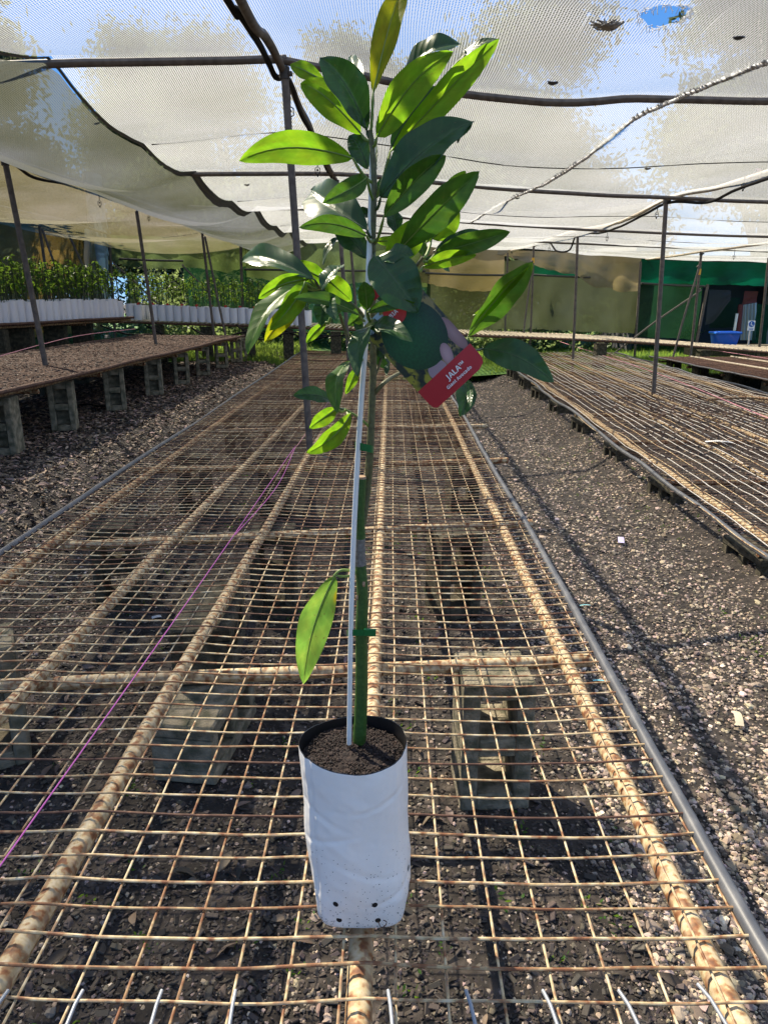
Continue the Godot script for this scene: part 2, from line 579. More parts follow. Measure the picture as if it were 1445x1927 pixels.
func cloth_sheet(nu: int, nv: int, f: Callable, cell: float, col: Color, stain: float, skip = null) -> Builder:
	var b := Builder.new()
	b.grid(nu, nv, func(u, w):
		var p: Vector3 = f.call(u, w)
		var s := nz.get_noise_3d(p.x * 14.0 + 50.0, p.y * 14.0, p.z * 14.0)
		var s2 := nz.get_noise_3d(p.x * 60.0, p.y * 60.0 + 9.0, p.z * 60.0)
		var k := 1.0 - stain * clampf(0.5 + s * 1.1 + s2 * 0.5, 0.0, 1.0)
		var tint := Color(col.r * k, col.g * (k * 0.97 + 0.03 * k * k), col.b * k * k, clampf(col.a * (1.0 - 0.10 * s2 - 0.08 * s) * (lerpf(0.72, 1.0, smoothstep(3.2, 5.6, -p.z)) if stain < 0.1 and stain > 0.0 else 1.0), 0.0, 1.0))
		return [p, Vector2.ZERO, tint])
	var first := 0  # texture coordinates in metres along the cloth
	for j in nv + 1:
		for i in nu + 1:
			var k := first + j * (nu + 1) + i
			var a := Vector2.ZERO
			if i > 0:
				a.x = b.t[k - 1].x + b.v[k].distance_to(b.v[k - 1]) / cell
			if j > 0:
				a.y = b.t[k - nu - 1].y + b.v[k].distance_to(b.v[k - nu - 1]) / cell
			b.t[k] = a
	if skip != null:
		var keep := PackedInt32Array()
		for k in range(0, b.ix.size(), 3):
			if not skip.call((b.v[b.ix[k]] + b.v[b.ix[k + 1]] + b.v[b.ix[k + 2]]) / 3.0):
				keep.append_array([b.ix[k], b.ix[k + 1], b.ix[k + 2]])
		b.ix = keep
	return b


func _ready() -> void:
	R.seed = 4242
	nz.seed = 77
	nz.frequency = 0.02
	# ---------- camera, sky, sun, exposure ----------
	cam.name = "camera"
	cam.position = Vector3(0, 1.335, 0)
	cam.rotation_degrees = Vector3(-16.4, 0.63, 0)
	cam.fov = rad_to_deg(2.0 * atan(963.5 / FOCAL))
	cam.near = 0.02
	cam.far = 900.0
	add_child(cam)
	cam.current = true
	var env := Environment.new()
	env.background_mode = Environment.BG_SKY
	var sky := Sky.new()
	var sm := ProceduralSkyMaterial.new()
	sm.sky_top_color = lin(0.035, 0.165, 0.48)
	sm.sky_horizon_color = lin(0.25, 0.47, 0.76)
	sm.sky_curve = 0.11
	sm.ground_bottom_color = lin(0.10, 0.09, 0.07)
	sm.ground_horizon_color = lin(0.34, 0.36, 0.34)
	sm.sky_energy_multiplier = 0.8
	sky.sky_material = sm
	env.sky = sky
	env.background_energy_multiplier = 1.0
	env.tonemap_mode = Environment.TONE_MAPPER_LINEAR
	env.tonemap_exposure = 2.85
	env.sdfgi_enabled = true
	env.ssao_enabled = true
	env.ssil_enabled = true
	var we := WorldEnvironment.new()
	we.name = "environment"
	we.environment = env
	add_child(we)
	var sun := DirectionalLight3D.new()
	sun.name = "sun"
	sun.light_color = Color(1.0, 0.945, 0.85)
	sun.light_energy = 1.6
	sun.light_angular_distance = 0.5
	sun.shadow_enabled = true
	add_child(sun)
	sun.look_at_from_position(Vector3(-0.645, 1.0, -0.66) * 10.0, Vector3.ZERO)
	materials()

	# ---------- ground ----------
	var xs := PackedFloat32Array()
	var zs := PackedFloat32Array()
	for x in [-300.0, -150.0, -70.0, -35.0, -18.0, -10.0, -6.0]:
		xs.append(x)
	for k in range(1, 140):
		xs.append(-6.0 + k * 0.08)
	for x in [5.4, 6.2, 8.0, 12.0, 20.0, 40.0, 80.0, 160.0, 300.0]:
		xs.append(x)
	for z in [120.0, 50.0, 20.0, 8.0, 3.0, 1.0]:
		zs.append(z)
	for k in range(1, 150):
		zs.append(1.0 - k * 0.1)
	for z in [-14.2, -15.0, -16.0, -18.0, -22.0, -30.0, -45.0, -70.0, -120.0, -250.0, -450.0]:
		zs.append(z)
	var gb := Builder.new()
	gb.grid(xs.size() - 1, zs.size() - 1, func(u, w):
		var x: float = xs[roundi(u * (xs.size() - 1))]
		var z: float = zs[roundi(w * (zs.size() - 1))]
		return [Vector3(x, ground_y(x, z), z)])
	structure(build("ground", gb, M.soil), "dark soil and gravel floor of the shade house")
	# turf beyond the benches, a sheet just above the soil
	gb = Builder.new()
	gb.grid(40, 24, func(u, w):
		var x := lerpf(-40.0, 40.0, u)
		var z: float = -12.6 - 60.0 * w * w - 1.2 * w
		return [Vector3(x, ground_y(x, z) + 0.012 + 0.02 * absf(nz.get_noise_2d(x * 40.0, z * 40.0)), z)])
	structure(build("grass_ground", gb, M.turf), "sunlit green turf beyond the far end of the benches")

	build_roof()
	build_walls()
	build_trees()
	build_posts()
	build_main_bench()
	build_right_benches()
	build_left_benches()
	build_far_bench()
	build_plant()
	build_ground_cover()
	build_litter()


func build_roof() -> void:
	supports = [
		[Vector3(-10, 2.5, 4), Vector3(12, 2.45, 4)],
		[Vector3(-10, 2.5, -0.9), Vector3(12, 2.45, -2.6)],
		pixel_line([Vector2(-500, 122), Vector2(0, 117), Vector2(500, 107), Vector2(535, 109), Vector2(690, 140), Vector2(830, 166), Vector2(1060, 190), Vector2(1200, 181), Vector2(1445, 187), Vector2(1900, 190)], 4.4, 0.155),
		pixel_line([Vector2(-100, 322), Vector2(360, 325), Vector2(640, 325), Vector2(800, 340), Vector2(1040, 360), Vector2(1253, 370), Vector2(1445, 378), Vector2(1900, 390)], 7.35, 0.26),
		pixel_line([Vector2(200, 386), Vector2(460, 390), Vector2(580, 393), Vector2(760, 408), Vector2(1002, 425), Vector2(1367, 442), Vector2(1800, 450)], 10.3, 0.22),
		pixel_line([Vector2(300, 424), Vector2(560, 430), Vector2(700, 437), Vector2(900, 447), Vector2(1100, 458), Vector2(1445, 472), Vector2(1700, 478)], 13.3, 0.1),
		pixel_line([Vector2(-50, 440), Vector2(205, 442), Vector2(460, 449), Vector2(800, 456), Vector2(1000, 470), Vector2(1205, 484), Vector2(1445, 492), Vector2(1700, 500)], 16.4, 0.0),
	]
	# the torn hole: a patch of its own
	var hc := on_roof(1250, 20)
	var x0 := -1.75 + 0.125 * roundf((hc.x + 1.75 - 0.25) / 0.125)
	var d0 := -4.0 + 0.125 * roundf((-hc.z + 4.0 - 0.25) / 0.125)
	var nx := 92
	var split := 8.5
	var sheet := cloth_sheet(nx, 100, func(u, w):
		var x: float = -1.75 + u * 11.5
		var d: float = -4.0 + w * 12.5
		return Vector3(x, roof(x, d), -d), 0.092, Color(1, 1, 1, 0.96), 0.08, func(p):
			return p.x > x0 and p.x < x0 + 0.5 and -p.z > d0 and -p.z < d0 + 0.5)
	var o := build("shade_cloth_roof", sheet, M.shade_cloth, null, true)
	tag(o, "large white knitted shade cloth sagging overhead between the pipes", "shade cloth")
	var beyond := cloth_sheet(nx, 64, func(u, w):
		var x: float = -1.75 + u * 11.5
		var d: float = split + w * 8.0
		return Vector3(x, roof(x, d), -d), 0.092, Color(1, 1, 1, 0.97), 0.08)
	tag(build("shade_cloth_roof", beyond, M.far_cloth, null, true), "denser white roof cloth over the far end of the benches", "shade cloth")
	var patch := Builder.new()
	patch.grid(16, 5, func(u, w):
		var s: float = fposmod(u, 1.0) * 4.0
		var e: Vector2
		if s < 1.0: e = Vector2(s, 0)
		elif s < 2.0: e = Vector2(1, s - 1.0)
		elif s < 3.0: e = Vector2(3.0 - s, 1)
		else: e = Vector2(0, 4.0 - s)
		var outer := Vector2(x0, d0) + e * 0.5
		var dir := outer - Vector2(hc.x, -hc.z)
		var ang := dir.angle()
		var inner := Vector2(hc.x, -hc.z) + Vector2(cos(ang) * 0.092, sin(ang) * 0.12 + cos(ang) * 0.03) * (1.0 + 0.12 * sin(ang * 5.0))
		var q := outer.lerp(inner, w)
		return [Vector3(q.x, roof(q.x, q.y) - 0.01 * w * w, -q.y), q / 0.092, Color(0.96, 0.96, 0.95, 0.96 * lerpf(0.72, 1.0, smoothstep(3.2, 5.6, q.y)))])
	build("torn_patch", patch, M.shade_cloth, o, true)
	var fray := Builder.new()
	for k in 90:
		var a := R.randf() * TAU
		var r := R.randf_range(0.95, 1.12)
		var p := Vector3(hc.x + cos(a) * 0.092 * r, 0, hc.z - (sin(a) * 0.12 + cos(a) * 0.03) * r)
		p.y = roof(p.x, -p.z) - 0.008
		var q := p + Vector3(R.randf_range(-0.02, 0.02), R.randf_range(-0.03, 0.004), R.randf_range(-0.02, 0.02))
		fray.tube(path([p, p.lerp(q, 0.5) + Vector3(0, R.randf_range(-0.01, 0.005), R.randf_range(-0.01, 0.01)), q], 3), 0.0012, 4)
	build("frayed_edge", fray, M.thread, o)
	# laced seam with a rope, over to the right
	var seam := []
	for q in [Vector2(1700, 15), Vector2(1445, 112), Vector2(1330, 160), Vector2(1200, 215), Vector2(1090, 300), Vector2(1020, 345), Vector2(960, 372), Vector2(885, 418)]:
		seam.append(on_roof(q.x, q.y) - Vector3(0, 0.012, 0))
	var rp := path(seam, 14, 0.02)
	var rb := Builder.new()
	rb.tube(rp, 0.010, 6)
	o = build("lacing_rope", rb, M.thread)
	tag(o, "frayed pale rope lacing two cloth widths together across the roof", "rope")
	rb = Builder.new()
	for k in range(0, rp.size() - 1):
		for j in 5:
			var p := rp[k].lerp(rp[k + 1], R.randf())
			rb.tube(PackedVector3Array([p + Vector3(R.randf_range(-0.03, 0.03), 0.012, R.randf_range(-0.03, 0.03)), p + Vector3(0, -0.012, 0), p + Vector3(R.randf_range(-0.03, 0.03), 0.008, R.randf_range(-0.03, 0.03))]), 0.003, 4)
	build("lacing_loop", rb, M.rope, o).set_meta("kind", "stuff")
	# a knotted repair left of the hole and small tears and leaves lying on the cloth
	rb = Builder.new()
	var kc := on_roof(1140, 36)
	kc.y = roof(kc.x, -kc.z)
	for k in 26:
		var a := R.randf() * TAU
		rb.tube(path([kc + Vector3(R.randf_range(-0.05, 0.05), -0.012, R.randf_range(-0.03, 0.03)), kc + Vector3(R.randf_range(-0.03, 0.03), -0.025, R.randf_range(-0.03, 0.03)), kc + Vector3(cos(a) * 0.07, -0.006, sin(a) * 0.035)], 3), 0.003, 4)
	tag(build("knotted_repair", rb, M.rope), "bunched knot of thread mending the roof cloth beside the torn hole", "cloth repair")
	var spots := [Vector3(1218, 315, 7.0), Vector3(1040, 152, 4.2), Vector3(180, 222, 5.2), Vector3(465, 346, 8.2), Vector3(407, 408, 10.2), Vector3(973, 371, 8.5), Vector3(1390, 65, 3.9)]
	var words := ["near the right pipe", "above the second cross pipe", "at upper left above the swag", "left of the nearest post", "at far left near the grey cloth", "beside the laced seam", "at upper right by the hole"]
	for k in spots.size():
		var p := on_roof(spots[k].x, spots[k].y) - Vector3(0, 0.006, 0)
		rb = Builder.new()
		rb.grid(6, 2, func(u, w):
			return [p + Vector3((u - 0.5) * 0.05, -0.006 * sin(u * PI) + (w - 0.5) * 0.012, (w - 0.5) * 0.02 * sin(u * PI + 0.1))])
		tag(build("fallen_leaf", rb, M.dark_strip), "small dark leaf caught on the roof cloth " + words[k], "leaf", "leaves caught on the roof cloth")
	# the left panels
	var edge_x := -1.76
	sheet = cloth_sheet(18, 90, func(u, w):
		var d: float = 0.5 + w * 16.0
		var x: float = lerpf(edge_x, -3.2, u)
		var y: float = lerpf(roof(edge_x, d) - 0.03, 2.5, u) - 0.16 * 4.0 * u * (1.0 - u) - 0.03 * sin(d * 2.0 + u * 4.0) * u * (1.0 - u) * 4.0
		return Vector3(x, y, -d), 0.092, Color(1, 1, 1, 0.97), 0.35)
	tag(build("shade_cloth_panel", sheet, M.grey_cloth, null, true), "dingy grey shade cloth swag hanging beside the left row of posts", "shade cloth")
	sheet = cloth_sheet(1, 120, func(u, w):
		var d: float = 0.5 + w * 16.0
		return Vector3(edge_x + 0.01 - (0.014 + 0.036 * smoothstep(5.8, 7.4, d)) * u, roof(edge_x, d) - 0.004 - (0.012 + 0.065 * smoothstep(5.8, 7.4, d)) * u * (0.8 + 0.4 * nz.get_noise_1d(d * 40.0)), -d), 0.092, Color.WHITE, 0.0)
	tag(build("cloth_hem", sheet, M.dark_strip), "dark hem hanging where the white roof cloth meets the grey swag", "cloth hem")
	sheet = cloth_sheet(24, 70, func(u, w):
		var d: float = 4.0 + w * 12.4
		var x: float = lerpf(-3.2, -6.6, u)
		var y: float = lerpf(2.50, 2.62, u) - (0.16 + 0.1 * sin(d * 2.05)) * 4.0 * u * (1.0 - u) * 0.8
		return Vector3(x, y, -d), 0.092, Color(1, 1, 1, 0.97), 0.35)
	tag(build("shade_cloth_panel", sheet, M.cream_roof, null, true), "cream shade cloth over the far left bench of white bags", "shade cloth")


func pipe_run(called: String, label: String, cat: String, pts: Array, r: float, mat: Material, n := 8, wob := 0.0, group := "") -> MeshInstance3D:
	var b := Builder.new()
	b.tube(path(pts, n, wob), r, 8)
	var o := build(called, b, mat)
	tag(o, label, cat, group)
	return o


func clipped(line: Array, xa: float, xb: float, drop: float) -> Array:
	var out := [interp(line, xa)]
	for p in line:
		if p.x > xa + 0.15 and p.x < xb - 0.15:
			out.append(p)
	out.append(interp(line, xb))
	for k in out.size():
		out[k].y -= drop
	return out


func sprinkler(p: Vector3, label: String) -> void:
	var t := thing("hanging_sprinkler", label, "sprinkler", p, "sprinklers hanging from the roof hoses")
	var b := Builder.new()
	b.tube(PackedVector3Array([Vector3(0, 0, 0), Vector3(0.002, -0.05, 0), Vector3(0, -0.085, 0)]), 0.004, 6)
	build("drop_tube", b, M.black_hose, t)
	b = Builder.new()
	for s in [-1.0, 1.0]:
		b.tube(PackedVector3Array([Vector3(0.004 * s, -0.088, 0), Vector3(0.018 * s, -0.096, 0), Vector3(0.018 * s, -0.13, 0), Vector3(0.004 * s, -0.138, 0)]), 0.0035, 5)
	build("frame", b, M.black_hose, t)
	b = Builder.new()
	b.tube(PackedVector3Array([Vector3(0, -0.100, 0), Vector3(0, -0.108, 0), Vector3(0, -0.116, 0)]), [0.004, 0.010, 0.005], 8)
	build("spinner", b, M.black_hose, t)
	b = Builder.new()
	b.tube(PackedVector3Array([Vector3(0, -0.139, 0), Vector3(0, -0.146, 0), Vector3(0, -0.158, 0)]), [0.005, 0.009, 0.004], 8)
	build("weight", b, M.black_hose, t)


func build_posts() -> void:
	# cross pipes that carry the roof cloth
	var spans := [[2, -2.3, 9.0, "near cross pipe bending just behind the top of the plant", 0.021, "post_steel"], [3, -1.78, 9.0, "second cross pipe under the roof cloth, level with the plant's middle leaves", 0.020, "post_steel"], [4, -2.6, 9.0, "third cross pipe under the roof cloth, beyond the plant", 0.018, "post_steel"], [5, -4.0, 8.5, "farthest cross pipe under the roof cloth, just above the end wall", 0.017, "post_steel"]]
	for s in spans:
		pipe_run("cross_pipe", s[3], "pipe", clipped(supports[s[0]], s[1], s[2], 0.012), s[4], M[s[5]], 6, 0.008, "pipes that carry the roof cloth")
	# thin wires half way between
	for k in [2, 3, 4]:
		var pts := []
		for i in 12:
			var x := -1.7 + i * 0.85
			var a := interp(supports[k], x)
			var b := interp(supports[k + 1], x)
			var d := -lerpf(a.z, b.z, 0.5)
			pts.append(Vector3(x, roof(x, d) - 0.008, -d))
		pipe_run("roof_wire", "thin dark wire under the roof cloth, " + ["between the first and second cross pipes", "between the second and third cross pipes", "between the third and last cross pipes"][k - 2], "wire", pts, 0.004, M.black_hose, 5, 0.0, "thin wires under the roof cloth")
	# lengthwise pipes with their hoses
	var ridge := [Vector3(-0.62, 2.5, 3.0), Vector3(-0.56, 2.5, 0), at(443, -20, 3.22), at(500, 70, 3.9), at(533, 133, 4.36), at(566, 205, 5.2), at(606, 288, 6.5), at(630, 336, 7.5), at(650, 380, 10.0), at(664, 412, 12.8), at(676, 440, 16.0)]
	pipe_run("ridge_pipe", "dark steel pipe along the middle row of posts, left of the plant", "pipe", ridge, 0.022, M.post_steel, 8, 0.01, "lengthwise pipes under the roof")
	var hose := [Vector3(-0.74, 2.44, 3.0), Vector3(-0.70, 2.45, 0), at(412, -25, 3.2), at(447, 20, 3.45), at(482, 72, 3.8), at(505, 118, 4.2), at(520, 145, 4.35), at(543, 150, 4.5), at(563, 205, 5.1), at(582, 245, 5.6), at(604, 292, 6.5), at(622, 330, 7.4), at(640, 352, 8.4), at(652, 400, 10.5), at(664, 420, 12.8)]
	pipe_run("water_hose", "black water hose looping round the top of the middle post", "hose", hose, 0.016, M.black_hose, 8, 0.008, "hoses strapped to the roof pipes")
	var lp := [at(-260, 195, 4.6), at(-120, 240, 5.4), at(0, 292, 6.4), at(120, 334, 7.9), at(255, 378, 9.9), at(380, 421, 12.9), at(455, 449, 16.2)]
	pipe_run("left_roof_pipe", "dark steel pipe on top of the left row of posts", "pipe", lp, 0.024, M.post_steel, 8, 0.008, "lengthwise pipes under the roof")
	var lh := [at(-200, 230, 4.9), at(-60, 285, 6.0), at(15, 302, 6.6), at(65, 334, 7.2), at(110, 343, 7.7), at(165, 354, 8.4), at(255, 383, 9.9), at(290, 397, 10.6), at(320, 412, 11.3), at(350, 412, 12.0), at(385, 428, 13.0), at(420, 444, 14.5), at(450, 452, 16.1)]
	pipe_run("water_hose", "black water hose drooping below the left roof pipe", "hose", lh, 0.015, M.black_hose, 7, 0.008, "hoses strapped to the roof pipes")
	var rp := [at(1750, 215, 5.2), at(1600, 262, 6.0), at(1445, 316, 7.1), at(1350, 347, 7.8), at(1256, 368, 8.4), at(1170, 412, 10.2), at(1087, 430, 12.5), at(1050, 441, 13.6), at(1005, 457, 15.2), at(960, 470, 16.2)]
	for k in rp.size():
		rp[k].y -= 0.03
	pipe_run("right_roof_pipe", "pale tan pipe on top of the right row of posts", "pipe", rp, 0.024, M.pale_pipe, 8, 0.01, "lengthwise pipes under the roof")
	var rh := [at(1600, 280, 6.2), at(1445, 328, 7.0), at(1385, 350, 7.5), at(1330, 374, 7.9), at(1262, 374, 8.35), at(1215, 396, 9.2), at(1170, 420, 10.2), at(1125, 434, 11.4), at(1087, 434, 12.5), at(1072, 466, 13.0), at(1048, 468, 13.4), at(1030, 450, 14.0), at(1003, 461, 15.2)]
	for k in rh.size():
		rh[k].y -= 0.035
	pipe_run("water_hose", "black water hose looping under the pale pipe at right", "hose", rh, 0.015, M.black_hose, 7, 0.008, "hoses strapped to the roof pipes")
	var fr := [at(1800, 405, 10.0), at(1600, 434, 11.2), at(1445, 457, 12.2), at(1319, 474, 13.2), at(1260, 483, 14.6), at(1215, 488, 16.3)]
	pipe_run("right_roof_pipe", "pale pipe on the farthest right row of posts, above the teal cloth", "pipe", fr, 0.02, M.pale_pipe, 6, 0.008, "lengthwise pipes under the roof")
	var fl := [at(-150, 340, 9.0), at(0, 388, 10.8), at(72, 405, 12.0), at(118, 414, 13.2), at(205, 441, 16.2)]
	pipe_run("left_roof_pipe", "thin dark pipe over the far left bench of white bags", "pipe", fl, 0.02, M.post_steel, 6, 0.008, "lengthwise pipes under the roof")
	var fh := [at(-120, 358, 9.2), at(0, 397, 10.8), at(40, 404, 11.4), at(72, 411, 12.0), at(90, 413, 12.4), at(118, 417, 13.2), at(160, 430, 14.8)]
	pipe_run("water_hose", "black hose under the thin pipe at far left", "hose", fh, 0.014, M.black_hose, 6, 0.006, "hoses strapped to the roof pipes")
	# posts
	var posts := [
		[535, 128, 583, 850, 4.33, 0.021, "tall steel post just left of the plant, nearest of the middle row", "post_steel"],
		[633, 340, 660, 739, 7.5, 0.021, "second steel post of the middle row, half hidden by leaves", "post_steel"],
		[655, 405, 678, 690, 10.6, 0.02, "third steel post of the middle row, behind the plant's stem", "post_steel"],
		[9, 298, 85, 682, 6.55, 0.024, "leaning steel post at the left frame edge on the brown bench", "post_steel"],
		[255, 380, 292, 636, 9.9, 0.022, "second steel post of the left row, on the brown bench", "post_steel"],
		[379, 423, 401, 617, 12.9, 0.022, "third steel post of the left row, with a leaning brace", "post_steel"],
		[453, 450, 457, 612, 15.8, 0.03, "last steel post of the left row, by the end wall", "post_steel"],
		[1253, 372, 1228, 748, 8.4, 0.024, "tall steel post standing on the right wire bench, nearest there", "post_steel"],
		[1087, 431, 1077, 681, 12.5, 0.022, "second steel post of the right row", "post_steel"],
		[1004, 457, 997, 649, 15.1, 0.02, "third steel post of the right row, yellow tape near its top", "post_steel"],
		[1319, 474, 1299, 664, 13.2, 0.022, "steel post of the farthest right row, yellow tape on it", "post_steel"],
		[955, 476, 949, 636, 16.0, 0.02, "thin far post where the cream curtain ends", "post_steel"],
		[72, 405, 88, 520, 12.0, 0.022, "steel post behind the far left seedlings", "post_steel"],
		[1205, 492, 1196, 628, 16.0, 0.025, "post at the seam between brown and teal end curtains", "post_steel"],
		[1447, 470, 1428, 650, 15.0, 0.025, "post at the right frame edge beside the sign", "post_steel"],
		[1331, 535, 1310, 645, 15.9, 0.03, "dark door post at the left of the shed opening", "post_steel"],
		[206, 443, 214, 580, 16.1, 0.03, "corner post where left and end walls meet", "post_steel"],
	]
	for p in posts:
		var a := at(p[0], p[1], p[4])
		var b := at(p[2], p[3], p[4])
		var dir := (b - a).normalized()
		var g := ground_y(b.x, b.z)
		b = a + dir * ((a.y - g + 0.05) / -dir.y)
		var t := thing("roof_post", p[6], "post", Vector3(b.x, g, b.z), "posts that hold up the roof")
		var q := Builder.new()
		q.tube(path([a - t.position, (a + b) / 2.0 - t.position + Vector3(0.004, 0, 0), b - t.position], 6), p[5], 10)
		build("pole", q, M[p[7]], t)
		if p[5] > 0.0205 and p[4] < 13.5:
			q = Builder.new()
			q.tube(PackedVector3Array([a - t.position + Vector3(0, -0.055, 0), a - t.position + Vector3(0, 0.005, 0)]), p[5] + 0.008, 10)
			q.box(a - t.position + Vector3(p[5] + 0.014, -0.03, 0.01), Vector3(0.02, 0.02, 0.03), Basis(), 0.003)
			build("clamp", q, M.dark_strip, t)
		if "yellow" in p[6]:
			q = Builder.new()
			var c := a + dir * 0.28 - t.position
			q.tube(PackedVector3Array([c, c + dir * 0.10]), p[5] + 0.006, 10)
			build("tape_band", q, M.yellow_tape, t)
	var braces := [
		[386, 449, 421, 614, 12.7, "slanted steel brace leaning on the third left post"],
		[81, 433, 111, 520, 11.9, "short bent brace beside the post behind the left seedlings"],
		[119, 416, 170, 530, 13.2, "long thin brace sloping behind the left seedlings"],
		[999, 494, 983, 647, 14.9, "slanted brace beside the third right post"],
		[1311, 503, 1270, 657, 13.0, "slanted brace leaning on the farthest right post"],
		[1311, 545, 1198, 632, 14.6, "diagonal strut reaching across the teal curtain"],
		[216, 494, 300, 575, 15.6, "diagonal strut beside the corner post at the end wall"],
		[345, 498, 400, 560, 15.6, "diagonal strut across the green end curtain"],
	]
	for p in braces:
		var b := Builder.new()
		var a := at(p[0], p[1], p[4])
		var e := at(p[2], p[3], p[4] - 0.15)
		if p[3] > 600:
			e += (e - a).normalized() * 0.5
		b.tube(path([a, a + Vector3(0.02, -0.05, 0.02), (a + e) / 2.0, e], 4), 0.018, 8)
		tag(build("brace", b, M.post_steel), p[5], "brace", "braces and struts of the frame")
	# sprinklers
	for s in [[545, 168, 4.45, "sprinkler hanging beside the top of the nearest middle post"], [597, 292, 6.2, "sprinkler hanging left of the plant's upper leaves"], [1401, 326, 7.4, "sprinkler hanging at upper right near the frame edge"], [1237, 384, 8.8, "sprinkler hanging beside the nearest right post"], [1143, 432, 10.9, "sprinkler hanging between the two right posts"], [1034, 456, 13.9, "sprinkler hanging by the loop of hose at right"], [1382, 470, 12.7, "sprinkler hanging in front of the teal curtain"], [186, 362, 8.6, "sprinkler hanging under the left roof pipe"], [279, 393, 10.4, "sprinkler hanging past the second left post"]]:
		var p := at(s[0], s[1], s[2])
		sprinkler(p, s[3])
	# pink tape tied on the right pipe
	var b := Builder.new()
	var k0 := at(1420, 322, 7.2)
	for k in 7:
		b.tube(path([k0 + Vector3(R.randf_range(-0.03, 0.03), 0.02, 0.02), k0 + Vector3(R.randf_range(-0.05, 0.05), 0, 0.03), k0 + Vector3(R.randf_range(-0.06, 0.06), R.randf_range(-0.08, 0.03), 0.03)], 3), 0.002, 4)
	tag(build("string_knot", b, M.faded_string), "knot of pink string tied round the pale right pipe", "string")


func curtain(called: String, label: String, top: Array, bottom: Array, d: float, mat: Material, folds: float, amp: float, ragged: float, alpha := 1.0, stain := 0.4, skew := 0.0) -> MeshInstance3D:
	var a := pixel_line(top, d, skew)
	var b := pixel_line(bottom, d, skew)
	var xa: float = a[0].x
	var xb: float = a[a.size() - 1].x
	var wide := xb - xa
	var sheet := cloth_sheet(maxi(12, int(wide * 14.0)), 14, func(u, w):
		var x: float = lerpf(xa, xb, u)
		var p := interp(a, x)
		var q := interp(b, x)
		q.y += ragged * (nz.get_noise_2d(x * 90.0, d) + 0.5 * nz.get_noise_2d(x * 260.0, d + 5.0))
		var r := p.lerp(q, w)
		var f := sin(x * folds + 2.0 * nz.get_noise_2d(x * 30.0, 3.0) + w * 1.5) * 0.6 + nz.get_noise_2d(x * 55.0, w * 60.0) * 0.9
		r.z += amp * f * (0.25 + w)
		r.x += amp * 0.3 * nz.get_noise_2d(x * 40.0 + 90.0, w * 80.0)
		return r, 0.092, Color(1, 1, 1, alpha), stain)
	var o := build(called, sheet, mat, null, true)
	tag(o, label, "curtain", "cloth curtains round the shade house")
	return o


func V(x: float, y: float) -> Vector2:
	return Vector2(x, y)


